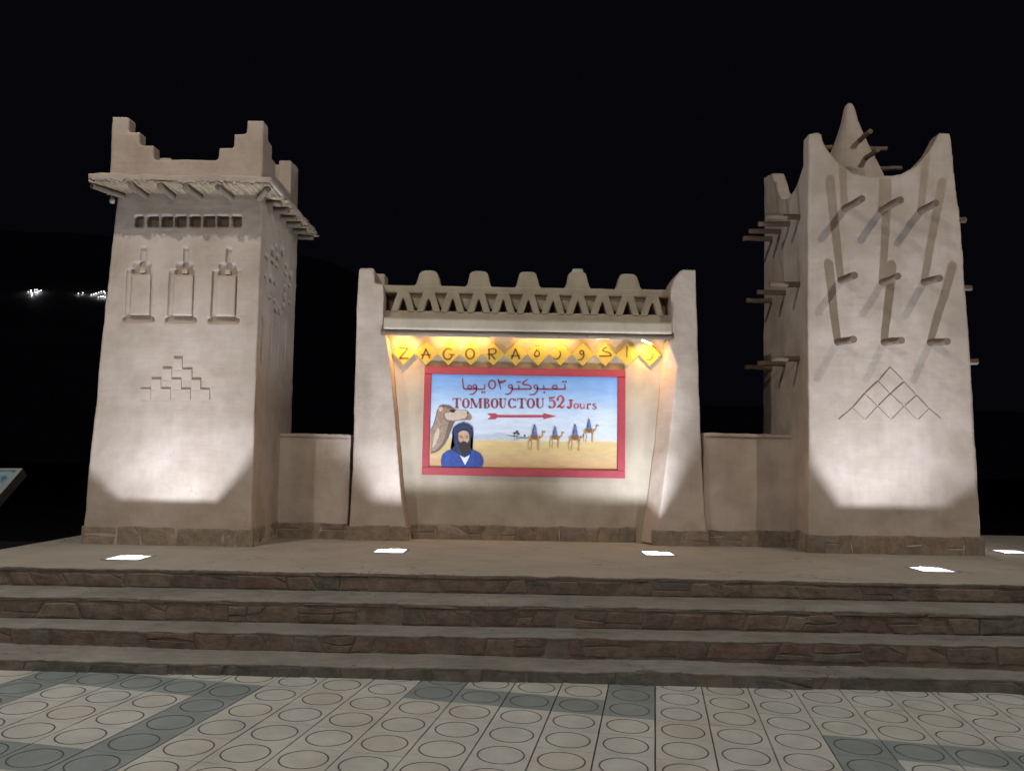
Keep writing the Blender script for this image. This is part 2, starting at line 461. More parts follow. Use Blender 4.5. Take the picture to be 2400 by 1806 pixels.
# ground floods sunk in the platform: photo position of each lit glass
FLOODS = [
    ((-3.707, 7.829), (0, 1), 'square ground floodlight shining up at the stepped tower'),
    ((-1.298, 8.773), (0.25, 1), 'square ground floodlight in front of the left pier of the sign wall'),
    ((1.670, 8.985), (0, 1), 'square ground floodlight in front of the right pier of the sign wall'),
    ((4.227, 8.017), (0, 1), 'square ground floodlight shining up at the tower full of wooden pegs'),
    ((6.169, 9.836), (-1, 0.1), 'square ground floodlight cut by the right edge of the photo')]
FA = 0.165
GAIN = [1.0, 0.95, 1.0, 1.3, 1.0]
OPTICS = [(.077, .078, .050), (.077, .046, .140), (.077, .140, .026), (.068, .035, .082), (.077, .08, .08)]   # LED depth, baffle left, baffle right
cut = bmesh.new()
for (x, y), _, _ in FLOODS:
    box(cut, (x - FA, y - FA, PLAT_Z - 0.16), (x + FA, y + FA, PLAT_Z + 0.2))
platform = step_mesh('platform', 3, 12.2, [M_PLAT, M_MORTAR], cut); tag(platform, kind='structure')
step_objs.append(platform)

def stone_mesh(bm, loop, y, proud, depth=0.05, plane='Y', flip=1):
    """one rough-faced block in a wall plane; loop (a,z) is its outline, the face is broken into facets"""
    pts = []
    for i, a in enumerate(loop):
        b = loop[(i + 1) % len(loop)]; L = math.hypot(b[0] - a[0], b[1] - a[1])
        pts.append((a[0], a[1]))
        if L > .09:
            t = random.uniform(.35, .65); k = min(.012, L * .06)
            pts.append((a[0] + (b[0] - a[0]) * t + random.uniform(-k, k), a[1] + (b[1] - a[1]) * t + random.uniform(-k, k)))
    loop = pts; n = len(loop)
    cx = sum(p[0] for p in loop) / n; cz_ = sum(p[1] for p in loop) / n
    mk = (lambda a, d, b: bm.verts.new((a, y - d, b))) if plane == 'Y' else (lambda a, d, b: bm.verts.new((y + flip * d, a, b)))
    back = [mk(a, -depth, b) for a, b in loop]
    edge = [mk(a, proud * random.uniform(.0, .5), b) for a, b in loop]
    ins = [mk(a + (cx - a) * random.uniform(.08, .2), proud * random.uniform(.65, 1.1), b + (cz_ - b) * random.uniform(.1, .3)) for a, b in loop]
    c = mk(cx + random.uniform(-.02, .02), proud * random.uniform(.8, 1.3), cz_)
    for i in range(n):
        j = (i + 1) % n
        bm.faces.new((back[i], back[j], edge[j], edge[i])); bm.faces.new((edge[i], edge[j], ins[j], ins[i]))
        bm.faces.new((ins[i], ins[j], c))
def course(a0, a1, widths, zb, zt, slant, gap):
    """irregular stones between two heights (zb, zt are functions of a): yields outlines"""
    a = a0; s0 = 0.0; out = []
    while a < a1 - .02:
        b = a + random.uniform(*widths) * random.choice((.7, 1, 1, 1.35))
        if a1 - b < widths[0] * .6: b = a1
        s1 = 0.0 if b >= a1 else random.uniform(-slant, slant)
        g0, g1 = random.uniform(.3, 1) * gap, random.uniform(.3, 1) * gap
        q = [(a + s0 + g0, zb(a) + random.uniform(0, .006)), (b + s1 - g1, zb(b) + random.uniform(0, .006)), (b - s1 - g1, zt(b) - random.uniform(0, .012)), (a - s0 + g0, zt(a) - random.uniform(0, .012))]
        h = q[2][1] - q[1][1]
        r = random.random()
        if r < .22 and b - a > .2 and h > .07:       # corner knocked off, chip filled by a small stone
            t = random.uniform(.3, .5)
            k1 = (q[2][0] - (b - a) * t, q[2][1]); k2 = (q[2][0] * .5 + q[1][0] * .5, q[1][1] + h * random.uniform(.4, .6))
            out.append([q[0], q[1], k2, k1, q[3]]); out.append([(k2[0] - .003, k2[1] + .008), q[2], (k1[0] + .012, k1[1])])
        elif r < .38 and h > .08:                    # two flat stones, one on the other
            t = random.uniform(.35, .65); m0 = q[0][1] + h * t; m1 = m0 + random.uniform(-.015, .015)
            mx0 = q[0][0] + (q[3][0] - q[0][0]) * t; mx1 = q[1][0] + (q[2][0] - q[1][0]) * t
            out.append([q[0], q[1], (mx1, m1 - .003), (mx0, m0 - .003)]); out.append([(mx0, m0 + .003), (mx1, m1 + .003), q[2], q[3]])
        else: out.append(q)
        a, s0 = b, s1
    return out
def lay_stones(parent, k, mat, widths, zlo, zhi, proud, slant=.035, gap=.004, xmax=6.6):
    for lp_ in course(X0 + .02, xmax, widths, lambda x: zlo, lambda x: zhi + wavz(x, k), slant, gap):
        xm = sum(p[0] for p in lp_) / len(lp_); bm = bmesh.new()
        stone_mesh(bm, lp_, STEPS[k][0] + .010 + wav(xm, k), random.uniform(*proud))
        obj('stone', bm, mat, parent)
lay_stones(step_objs[0], 0, M_STONE_LOW, (.25, .6), -.10, .082, (.004, .010))
lay_stones(step_objs[1], 1, M_STONE, (.16, .40), .094, .230, (.004, .014))
lay_stones(step_objs[2], 2, M_STONE, (.15, .40), .243, .372, (.004, .014))
lay_stones(step_objs[2], 2, M_STONE, (.30, .75), .377, .404, (.006, .020), .02)
lay_stones(platform, 3, M_STONE, (.16, .44), .417, .535, (.004, .014))
lay_stones(platform, 3, M_STONE, (.32, .80), .540, .566, (.005, .016), .02)

# ================================================================== PLINTH STONES
def plinth(parent, a0, a1, z0, z1, y, widths, mat, proud=(.012, .028), plane='Y', flip=1):
    top = lambda a: z1 + .022 * noise.noise(Vector((a * 4.2, y, 1))) + .012 * noise.noise(Vector((a * 13, y, 7)))
    for lp_ in course(a0, a1, widths, lambda a: z0, top, .03, .0012):
        bm = bmesh.new(); stone_mesh(bm, lp_, y, random.uniform(*proud), .06, plane, flip)
        obj('plinth_stone', bm, mat, parent)

# ================================================================== STEPPED TOWER (left)
LB = 10.45
tower = empty('stepped_tower', (-3.82, 9.7, PLAT_Z), 'left adobe tower with stepped battlements and a reed ledge over three niches', 'tower')
body = XZ([(193, 1284), (196, 1229), (213, 1048), (229, 897), (241, 767), (271, 494), (278, 440), (616, 445), (614, 495), (604, 767), (600, 887), (595, 1048), (589, 1229), (588, 1292)], YL)
bm = bmesh.new(); prismY(bm, jit_poly(body), YL, LB)
cut = bmesh.new()
def cut_px(fn, x0, y0, x1, y1, Y, depth):
    pts = XZ([(x0, y0), (x1, y0), (x1, y1), (x0, y1)], Y, fn)
    prismY(cut, pts, Y - .1, Y + depth)
for a, b in ((490, 552), (577, 657), (678, 757), (772, 853), (872, 951), (970, 1051), (1068, 1149), (1168, 1238)):
    cut_px(c1, a, 786, b, 866, YL, .13)
# three niches: sill, shaft, shoulders, stem (one outline each, so the cutters do not overlap)
NICHES = [0, 297, 597]
for d in NICHES:
    s = d * 0.0165
    o = [(405, 1528), (405, 1490), (420, 1488), (436, 1156), (482, 1156), (484, 1110), (528, 1108), (534, 1000), (572, 1000), (570, 1112), (604, 1112), (603, 1158), (640, 1158), (638, 1172), (612, 1174), (603, 1488), (626, 1490), (624, 1528)]
    prismY(cut, XZ([(x + d, y + s) for x, y in o], YL, c1), YL - .1, YL + .045)
# right-hand face: narrow slits and a patch of small brick recesses
def cutX(X, y0, y1, z0, z1, dep):
    box(cut, (X - dep, y0, z0), (X + .2, y1, z1))
XRF = -2.93
random.seed(21)
for r in range(8):
    for q in range(6):
        if abs(r - 3.5) + abs(q - 2.5) * 1.2 < 5 and random.random() < .5:
            y0 = 9.10 + q * .2 + random.uniform(-.02, .02)
            cutX(XRF, y0, y0 + random.choice((.06, .10, .13)), 3.34 + r * .11, 3.34 + r * .11 + random.choice((.045, .07, .10)), .05)
for yy in (9.10, 9.42, 9.74, 10.04):
    cutX(XRF, yy, yy + .03, 2.66, 3.24, .045)
plastered('body', bm, M_WALL, tower, cut, voxel=.0125)
for d in NICHES:
    s = d * 0.0165
    bm = bmesh.new(); prismY(bm, XZ([(452 + d, 1478 + s), (464 + d, 1192 + s), (600 + d, 1192 + s), (590 + d, 1478 + s)], YL, c1), YL + .006, YL + .06)
    plastered('niche_panel', bm, M_WALL, tower, voxel=.014, lump=.008)
    bm = bmesh.new(); prismY(bm, XZ([(518 + d, 1186 + s), (520 + d, 1150 + s), (562 + d, 1150 + s), (561 + d, 1186 + s)], YL, c1), YL + .008, YL + .06)
    plastered('niche_block', bm, M_WALL, tower, voxel=.014, lump=.006)
# raised chequer of small squares
for (xa, xb, ya, yb) in ((750, 812, 266, 335), (677, 740, 335, 405), (812, 878, 340, 407), (602, 667, 406, 470), (740, 805, 407, 471), (875, 938, 410, 473),
                         (530, 597, 472, 543), (667, 733, 472, 543), (803, 868, 474, 545), (937, 1000, 476, 546)):
    bm = bmesh.new(); p = XZ([(xa, ya), (xb, ya), (xb, yb), (xa, yb)], YL, c2)
    q = [(x * .985 + .015 * sum(a for a, _ in p) / 4, z * .985 + .015 * sum(b for _, b in p) / 4) for x, z in p]
    poly_prism(bm, [(x, YL - .016, z) for x, z in q], [(x, YL + .02, z) for x, z in p])
    obj('relief_square', bm, M_WALL, tower)
plinth(tower, -4.775, -2.86, .55, .775, YL, (.18, .42), M_BASE_L, (.004, .010))
plinth(tower, YL + .02, 10.1, .55, .775, -2.885, (.2, .4), M_BASE_L, (.004, .010), 'X', 1)

# ledge: mud cap, reed mat, log joists
LX0, LX1, LY0, LY1, LZ = -4.775, -2.72, 8.54, 10.66, 4.612
bm = bmesh.new(); box(bm, (LX0, LY0, LZ), (LX1, LY1, LZ + .075))
plastered('ledge_cap', bm, M_WALL, tower, voxel=.016, lump=.055)
random.seed(5)
bm = bmesh.new()
x = LX0 + .02
while x < LX1 - .02:
    r = random.uniform(.005, .0085)
    cyl(bm, (x, LY0 + random.uniform(-.018, .03), LZ - .012 + random.uniform(-.010, .004)), (x + random.uniform(-.01, .01), 8.98, LZ - .014), r, r, 6)
    x += r * 2.1
y = 8.99
while y < LY1 - .03:
    r = random.uniform(.006, .0095)
    cyl(bm, (LX1 + random.uniform(-.03, .04), y, LZ - .012 + random.uniform(-.012, .006)), (-2.97, y + random.uniform(-.01, .01), LZ - .014), r, r, 6)
    cyl(bm, (LX0 - random.uniform(-.03, .012), y, LZ - .012), (-4.58, y, LZ - .014), r, r, 6)
    y += r * 2.1
tag(obj('reed_mat', bm, M_REED, tower), kind='stuff')
def log(parent, a, b, r, mat, name='joist', wob=.003):
    """round timber, built along its own local Z so that the grain runs along it"""
    a, b = Vector(a), Vector(b); L = (b - a).length
    bm = bmesh.new(); cyl(bm, (0, 0, 0), (0, 0, L), r, r * random.uniform(.88, 1.0), 14, wob, 5)
    o = obj(name, bm, mat, None)
    o.parent = parent
    m = Matrix.Translation(a) @ (b - a).to_track_quat('Z', 'Y').to_matrix().to_4x4()
    o.matrix_parent_inverse = Matrix.Translation(-parent.location); o.matrix_basis = m
    return o
for tx, ty in ((470, 560), (660, 575), (862, 585), (1085, 597)):
    t = onY(*c1((tx, ty)), LY0 + .03)
    log(tower, (t.x, 9.02, LZ - .052), (t.x + random.uniform(-.02, .02), LY0 + .02, LZ - .056), .037, M_LOG)
log(tower, (-3.05, 9.05, LZ - .056), (LX1 - .05, LY0 + .06, LZ - .052), .036, M_LOG)
log(tower, (-4.5, 9.05, LZ - .056), (LX0 + .04, LY0 + .05, LZ - .052), .034, M_LOG)
for k in range(6):
    yy = 9.08 + k * .29
    log(tower, (-3.05, yy, LZ - .052), (LX1 - random.uniform(.01, .05), yy + random.uniform(-.02, .02), LZ - .056), .037, M_LOG)
    log(tower, (-4.5, yy, LZ - .052), (LX0 + random.uniform(.0, .04), yy, LZ - .056), .036, M_LOG)

# battlements
par = XZ([(312, 560), (338, 100), (445, 100), (440, 205), (527, 205), (527, 297), (625, 297), (625, 395), (1072, 400), (1080, 312), (1180, 312), (1183, 218), (1270, 218), (1278, 123), (1392, 123), (1378, 590)], YL, c1)
bm = bmesh.new(); prismY(bm, par, YL, YL + .17)
zt, z2, z3, z4 = 5.50, 5.332, 5.17, 5.012
ya, yb = YL + .01, LB
side = [(ya, 4.6), (ya, zt - .004), (ya + .18, zt), (ya + .18, z2), (ya + .33, z2), (ya + .33, z3), (ya + .49, z3), (ya + .49, z4), (yb - .36, z4), (yb - .36, zt - .03), (yb, zt - .02), (yb, 4.6)]
for xo, xi, s in ((-2.955, -3.13, -1), (-4.72, -4.545, 1)):
    poly_prism(bm, [(xo + (0.02 if s < 0 else -.02) * (5.0 - z), y, z) for y, z in side], [(xi, y, z) for y, z in side])
prismY(bm, [(-4.70, 4.6), (-4.72, zt - .02), (-4.40, zt - .02), (-4.40, z4), (-3.27, z4), (-3.27, zt - .02), (-2.96, zt - .02), (-2.96, 4.6)], LB - .17, LB - .004)
plastered('battlement', bm, M_WALL, tower)
# small lamp body under the ledge, on the hidden side
lmp = empty('wall_spotlight', (-4.72, 9.05, 4.42), 'small unlit spotlight under the left end of the reed ledge', 'spotlight')
p = onY(264, 470, 9.0)
bm = bmesh.new(); lathe(bm, (p.x, 9.0), [(.012, p.z - .035), (.03, p.z - .03), (.036, p.z), (.03, p.z + .025), (.012, p.z + .04)], 14)
obj('lamp_head', bm, plain('grey_lamp_metal', (.45, .42, .38), .5), lmp, True)
bm = bmesh.new(); cyl(bm, (p.x, 9.0, p.z + .03), (-4.60, 9.06, p.z + .06), .009); obj('bracket', bm, M_STEEL, lmp)

# ================================================================== PEGGED TOWER (right)
RB = 11.05
ptow = empty('pegged_tower', (4.5, 10.2, PLAT_Z), 'right adobe tower bristling with wooden pegs, horned corners and a cone', 'tower')
left_e = [(1895, 1300), (1895, 1246), (1895, 1140), (1895, 984), (1893, 798), (1893, 638), (1893, 464), (1896, 313)]
curve = [(1920, 310), (1938, 349), (1969, 385), (2000, 405), (2032, 412), (2081, 413), (2112, 408), (2147, 389), (2178, 354), (2202, 311)]
right_e = [(2227, 312), (2251, 520), (2272, 798), (2281, 1000), (2287, 1101), (2298, 1258), (2303, 1310)]
fp = XZ(left_e + curve + right_e, YR)
def xl(z):
    return 3.496 + (z - .57) * .0175
def xr(z):
    return 5.53 - (z - .57) * .0205 if z < 3.1 else 5.478 - (z - 3.1) * .058
bm = bmesh.new()
prismY(bm, jit_poly(fp, .3, .004), YR, YR + .2)
zz = [.55, 1.5, 2.5, 3.3, 4.2, 4.85]
prismY(bm, [(xl(z), z) for z in zz] + [(xr(z), z) for z in zz[::-1]], YR + .02, RB)
def swoop(y):
    t = (y - YR) / (RB - YR)
    prof = [(0, 5.66), (.055, 5.44), (.12, 5.30), (.2, 5.18), (.3, 5.10), (.42, 5.07), (.55, 5.12), (.64, 5.24), (.72, 5.44), (.80, 5.64), (1, 5.70)]
    for (a, z0), (b, z1) in zip(prof, prof[1:]):
        if a <= t <= b: return z0 + (z1 - z0) * (t - a) / (b - a)
    return 5.7
ys = [YR + .01 + (RB - YR - .01) * i / 40 for i in range(41)]
for fx, s in ((xl, 1), (xr, -1)):
    lo = [(fx(4.7), y, 4.7) for y in ys]; hi = [(fx(swoop(y)), y, swoop(y)) for y in ys]
    lo2 = [(fx(4.7) + s * .2, y, 4.7) for y in ys]; hi2 = [(fx(swoop(y)) + s * .17, y, swoop(y)) for y in ys]
    poly_prism(bm, lo + hi[::-1], lo2 + hi2[::-1])
bx = [xl(5) + (xr(5) - xl(5)) * i / 30 for i in range(31)]
bz = [5.10 + .58 * abs(2 * i / 30 - 1) ** 2.2 for i in range(31)]
prismY(bm, [(x, 4.7) for x in bx] + [(x, z) for x, z in zip(bx[::-1], bz[::-1])], RB - .2, RB - .003)
# notch blocks on the far horn
box(bm, (xl(5.5) - .004, RB - .52, 5.36), (xl(5.5) + .12, RB - .30, 5.47))
cut = None
plastered('body', bm, M_WALL, ptow)
cone = bmesh.new()
ap = onY(*c5((890, 65)), 10.15)
prof = [(.0, 0)]
lathe(cone, (ap.x, 10.15), [(.60, 4.8), (.49, 5.1), (.385, 5.4), (.285, 5.66), (.215, 5.83), (.152, 6.0), (.107, 6.15), (.080, 6.28), (.060, 6.36), (.038, 6.40), (.012, 6.415)], 32)
coneo = plastered('cone', cone, M_WALL, ptow, voxel=.018)
def peg(parent, a, b, r=.045, name='peg'):
    return log(parent, a, b, r, M_PEG, name, .005)
random.seed(11)
PEGS = [(c5, (975, 705), (860, 775)), (c5, (1235, 715), (1110, 785)), (c5, (1475, 735), (1370, 790)),
        (c5, (925, 1220), (835, 1255)), (c5, (1222, 1225), (1115, 1270)), (c5, (1500, 1240), (1395, 1265)),
        (c6, (1025, 115), (930, 132)), (c6, (1315, 120), (1210, 133)), (c6, (1590, 130), (1485, 135))]
for k, (fn, tip, base) in enumerate(PEGS):
    b = onY(*fn(base), YR); L = .42 if k < 3 else .37
    t = onY(*fn(tip), YR - L)
    t = Vector((b.x + max(-.05, min(.05, t.x - b.x)), YR - L, b.z + max(-.04, min(.04, t.z - b.z))))
    d = (b - t).normalized()
    peg(ptow, b + d * .15, t)
for row, (z, n, L) in enumerate(((4.69, 4, .41), (3.82, 3, .35), (2.90, 3, .37))):
    for k in range(n):
        y = 9.66 + k * (1.035 / (n - 1))
        zz_ = z + random.uniform(-.015, .015)
        peg(ptow, (xl(z) + .15, y, zz_), (xl(z) - L - random.uniform(-.02, .03), y + random.uniform(-.03, .03), zz_ + random.uniform(-.01, .01)), .036)
        peg(ptow, (xr(z) - .15, y, zz_), (xr(z) + .26 + random.uniform(-.02, .02), y, zz_), .038)
for d, z, L in ((Vector((1, .05, 0)), 5.80, .50), (Vector((-1, .1, 0)), 5.815, .33), (Vector((.12, -1, .05)), 5.80, .48), (Vector((1, -.05, 0)), 5.515, .66), (Vector((.15, -1, .02)), 5.52, .60)):
    c = Vector((ap.x, 10.15, z)); dd = d.normalized()
    o = peg(coneo, c + dd * .12, c + dd * L, .032)
    o.parent = coneo; o.matrix_parent_inverse = coneo.matrix_parent_inverse.inverted() @ Matrix.Identity(4) if False else Matrix.Translation(-Vector((0, 0, 0)))
    o.matrix_parent_inverse = (Matrix.Translation(ptow.location) @ coneo.matrix_parent_inverse).inverted()
# triangular relief of diamonds
dia = [[(1242, 280), (1325, 365), (1242, 440), (1170, 365)],
       [(1170, 365), (1242, 440), (1167, 515), (1090, 440)], [(1325, 370), (1400, 450), (1325, 515), (1245, 440)],
       [(1090, 440), (1167, 515), (1092, 597), (1015, 525)], [(1245, 440), (1325, 515), (1248, 597), (1167, 515)], [(1400, 450), (1475, 530), (1405, 600), (1325, 515)],
       [(1015, 525), (1092, 597), (932, 597)], [(1167, 515), (1248, 597), (1092, 597)], [(1325, 515), (1405, 600), (1248, 597)], [(1475, 530), (1555, 598), (1405, 600)]]
for k, d in enumerate(dia):
    p = XZ(d, YR, c6); cx = sum(a for a, _ in p) / len(p); cz0 = sum(b for _, b in p) / len(p)
    q = [(cx + (x - cx) * .93, cz0 + (z - cz0) * .93) for x, z in p]; q2 = [(cx + (x - cx) * .965, cz0 + (z - cz0) * .965) for x, z in p]
    bm = bmesh.new(); pr = .016 if k < 6 else .014
    poly_prism(bm, [(x, YR - pr, z) for x, z in q], [(x, YR + .03, z) for x, z in q2])
    obj('relief_diamond' if k < 6 else 'relief_triangle', bm, M_WALL, ptow)
plinth(ptow, 3.48, 5.56, .55, .79, YR, (.16, .34), M_BASE, (.006, .014))
plinth(ptow, YR + .02, 9.9, .55, .79, 3.50, (.16, .3), M_BASE, (.006, .014), 'X', -1)
plinth(ptow, YR + .02, RB, .55, .79, 5.53, (.2, .4), M_BASE, (.006, .014), 'X', 1)

# ================================================================== SIGN WALL (centre)
sign = empty('sign_wall', (0.2, 10.1, PLAT_Z), 'central adobe sign wall with splayed piers and a triangle lattice under rounded merlons', 'wall')
# back wall between the piers
bm = bmesh.new(); box(bm, (-1.85, YREC, .5), (2.25, YREC + .35, 3.30))
plastered('back_wall', bm, M_CREAM, sign, voxel=.02, lump=.014)
lp = [(808, 1282), (818, 1236), (826, 1108), (832, 878), (836, 719), (842, 628), (875.6, 628), (878, 662), (897, 666), (899, 690), (897, 775), (905, 791), (913, 842), (931, 1053), (941, 1172), (959, 1276)]
bm = bmesh.new(); prismY(bm, jit_poly(XZ(lp, YP), .3, .005), YP, YP + .55)
x8 = XZ([(875.6, 628), (897, 666)], YP)
plastered('pier', bm, M_WALL, sign)
# step block behind the notch
bm = bmesh.new(); box(bm, (x8[0][0] - .02, YP + .22, x8[1][1] - .1), (x8[1][0] - .015, YP + .5, x8[0][1] - .015))
plastered('pier_shoulder', bm, M_WALL, sign, voxel=.014)
rp = [(1657, 1284), (1655, 1236), (1651, 1188), (1643, 1029), (1641, 958), (1633, 719), (1631, 633), (1626, 631), (1600, 631), (1590, 638), (1580, 654), (1574, 672), (1572, 690), (1574, 759), (1576, 785), (1566, 799), (1554, 918), (1545, 1029), (1524, 1188), (1510, 1276)]
rpx = XZ(rp, YP); bm = bmesh.new()
# right pier has a wide splayed inner corner below the slab: front outline set in, back outline full
lo = jit_poly(rpx, .3, .004)
xmid = 2.1
def setin(x, z):
    t = max(0.0, min(1.0, (3.12 - z) / .25))
    e = 1.60 + (z - .575) * .127                       # inner edge of the pier at this height
    k = max(0.0, min(1.0, 1 - (x - e) / .35))
    return x + .17 * t * k if z < 3.12 else x
poly_prism(bm, [(setin(x, z), YP, z) for x, z in lo], [(x, YP + .26, z) for x, z in lo])
poly_prism(bm, [(x, YP + .25, z) for x, z in lo], [(x, YP + .55, z) for x, z in lo])
plastered('pier', bm, M_WALL, sign)
# slab and its carrying log
bm = bmesh.new(); box(bm, (-1.625, 9.77, 3.20), (1.995, 10.45, 3.345))
plastered('slab', bm, M_CREAM, sign, voxel=.015, lump=.008)
log(sign, (-1.665, 9.86, 3.165), (2.03, 9.86, 3.165), .036, M_LOG, 'log')
# lattice band
bm = bmesh.new(); box(bm, (-1.68, 9.98, 3.34), (2.03, 10.32, 3.472))
plastered('lattice_sill', bm, M_CREAM, sign, voxel=.015, lump=.01)
bm = bmesh.new(); box(bm, (-1.68, 9.98, 3.70), (2.03, 10.32, 3.80))
plastered('lattice_beam', bm, M_CREAM, sign, voxel=.015, lump=.014)
bm = bmesh.new(); box(bm, (-1.68, 10.26, 3.40), (2.03, 10.36, 3.76))
plastered('lattice_back', bm, M_CREAM, sign, voxel=.02)
apx = [365, 510, 655, 800, 940, 1100, 1245, 1390, 1540, 1690, 1835]
apx = [onY(*c3((a, 250)), 9.98).x for a in apx]
pitch = (apx[-1] - apx[0]) / 10
for k in range(11):
    ax = apx[0] + k * pitch + random.uniform(-.008, .008)
    bm = bmesh.new()
    for s in (-1, 1):
        top_, bot = ax + s * .022, ax + s * (pitch / 2 - .050)
        prismY(bm, [(bot - .045, 3.45), (bot + .047, 3.45), (top_ + .05, 3.73), (top_ - .044, 3.73)], 9.972, 10.13)
    if k < 10:      # set-back infill between two struts, open only in a narrow slit
        vb = bmesh.new(); vx = ax + pitch / 2
        prismY(vb, [(vx - .012, 3.53), (vx + .03, 3.50), (vx + .16, 3.74), (vx - .105, 3.74)], 10.04, 10.2)
        plastered('lattice_infill', vb, M_CREAM, sign, voxel=.014, lump=.008)
    plastered('lattice_strut', bm, M_CREAM, sign, voxel=.012, lump=.008)
# merlons
mx = [(520, 92), (812, 95), (1098, 100), (1388, 100), (1685, 112)]
tops = []
for k, (a, b) in enumerate(mx):
    c = onY(*c3((a, b)), 10.1)
    h = c.z - 3.79
    bm = bmesh.new()
    w0, w1 = .152, .094
    prof = [(-w0 - .05, 3.74), (-w0 - .03, 3.79), (-w0, 3.82), (-w0 * .88, 3.79 + h * .45), (-w0 * .77, 3.79 + h * .80), (-w0 * .62, 3.79 + h * .95), (-w0 * .35, c.z), (0, c.z + .004)]
    full = prof + [(-x, z) for x, z in prof[-2::-1]]
    full = [(c.x + x + random.uniform(-.006, .006), z) for x, z in full]
    poly_prism(bm, [(x, 9.985 + max(0, (z - 3.8)) * .18, z) for x, z in full], [(x, 10.30 - max(0, (z - 3.8)) * .25, z) for x, z in full])
    plastered('merlon', bm, M_CREAM, sign, voxel=.015, lump=.012)
    tops.append(c)
plinth(sign, -1.25, 1.6, .55, .765, YREC, (.2, .42), M_BASE, (.008, .018))
plinth(sign, -2.03, -1.24, .55, .755, YP, (.18, .36), M_BASE, (.005, .012))
plinth(sign, 1.76, 2.46, .55, .765, YP, (.18, .36), M_BASE, (.005, .012))
# loose stone on the fourth merlon
c = tops[3]; bm = bmesh.new()
loop = [(-.075, -.05), (.02, -.075), (.082, -.04), (.075, .05), (-.02, .07), (-.08, .03)]
poly_prism(bm, [(c.x + x, 10.12 + y, c.z + .006) for x, y in loop], [(c.x + x * .8 + .008, 10.12 + y * .8, c.z + .050) for x, y in loop])
tag(obj('loose_stone', bm, worn('pale_stone', (.48, .44, .38), .2, 20)), 'flat pale stone lying on top of the fourth merlon', 'stone')

# low connecting walls
for (a, b, zt_, lab, nm) in ((-2.96, -2.012, 1.838, 'low adobe wall joining the stepped tower to the sign wall', 0), (2.415, 3.6, 1.935, 'low adobe wall joining the sign wall to the pegged tower', 1)):
    lw = empty('low_wall', ((a + b) / 2, YLOW + .15, PLAT_Z), lab, 'wall', 'low walls between the sign wall and the towers')
    bm = bmesh.new(); prismY(bm, jit_poly([(a, .52), (b, .52), (b, zt_), (a, zt_ + .01)], .2, .006), YLOW, YLOW + .3)
    plastered('wall_body', bm, M_WALL, lw)
    bm = bmesh.new(); prismY(bm, jit_poly([(a, zt_ - .01), (b, zt_ - .01), (b, zt_ + .032), (a, zt_ + .036)], .12, .006), YLOW - .022, YLOW + .32)
    plastered('coping', bm, M_WALL, lw, voxel=.012)
    plinth(lw, a + .03, b - .01, .55, .775, YLOW, (.18, .36), M_BASE, (.006, .014))

# ================================================================== FLAT PAINT HELPERS
def catmull(pts, n=6, closed=False):
    if len(pts) < 3: return pts
    out = []; N = len(pts)
    rng = range(N if closed else N - 1)
    for i in rng:
        g = (lambda k: pts[k % N]) if closed else (lambda k: pts[max(0, min(N - 1, k))])
        p0, p1, p2, p3 = g(i - 1), g(i), g(i + 1), g(i + 2)
        for k in range(n):
            t = k / n
            out.append(tuple(.5 * (2 * b + (c - a) * t + (2 * a - 5 * b + 4 * c - d) * t * t + (3 * b - a - 3 * c + d) * t ** 3) for a, b, c, d in zip(p0, p1, p2, p3)))
    if not closed: out.append(pts[-1])
    return out
class Paint:
    """flat paint shapes given in photo-crop pixels, laid on a wall plane"""
    def __init__(self, fn, Y): self.fn, self.Y, self.bm, self.k = fn, Y, bmesh.new(), 1.0
    def v(self, p):
        q = onY(*self.fn(p), self.Y); return self.bm.verts.new(q)
    def fill(self, pts, smooth=False):
        if smooth: pts = catmull(pts, 4, True)
        f = self.bm.faces.new([self.v(p) for p in pts]); 
        return self
    def stroke(self, pts, w, smooth=True, closed=False):
        """w: number or list (one per point)"""
        ws = w if isinstance(w, (list, tuple)) else [w] * len(pts)
        d = [(p[0], p[1], x) for p, x in zip(pts, ws)]
        if smooth: d = catmull(d, 5, closed)
        elif closed: d = d
        n = len(d); L, R = [], []
        for i, (x, y, ww) in enumerate(d):
            a = d[(i - 1) % n] if closed else d[max(0, i - 1)]; b = d[(i + 1) % n] if closed else d[min(n - 1, i + 1)]
            tx, ty = b[0] - a[0], b[1] - a[1]; l = math.hypot(tx, ty) or 1
            nx, ny = -ty / l * ww * self.k / 2, tx / l * ww * self.k / 2
            L.append(self.v((x + nx, y + ny))); R.append(self.v((x - nx, y - ny)))
        for i in range(n if closed else n - 1):
            j = (i + 1) % n
            self.bm.faces.new((L[i], L[j], R[j], R[i]))
        return self
    def ring(self, cx, cy, rx, ry, w, thin=None, a0=0, a1=360, n=28):
        full = a1 - a0 >= 360; pts, ws = [], []
        for i in range(n if full else n + 1):
            a = math.radians(a0 + (a1 - a0) * i / n)
            pts.append((cx + rx * math.cos(a), cy + ry * math.sin(a)))
            ws.append(w if thin is None else thin + (w - thin) * abs(math.cos(a)) ** 1.3)
        return self.stroke(pts, ws, False, full)
    def dot(self, cx, cy, r, n=10):
        return self.fill([(cx + r * math.cos(2 * math.pi * i / n), cy + r * math.sin(2 * math.pi * i / n)) for i in range(n)])
    def done(self, name, mat, parent):
        bmesh.ops.triangulate(self.bm, faces=self.bm.faces)
        me = bpy.data.meshes.new(name)
        for f in self.bm.faces:
            f.normal_update()
            if f.normal.y > 0: f.normal_flip()
        self.bm.to_mesh(me); self.bm.free()
        return link(name, me, mat, parent)

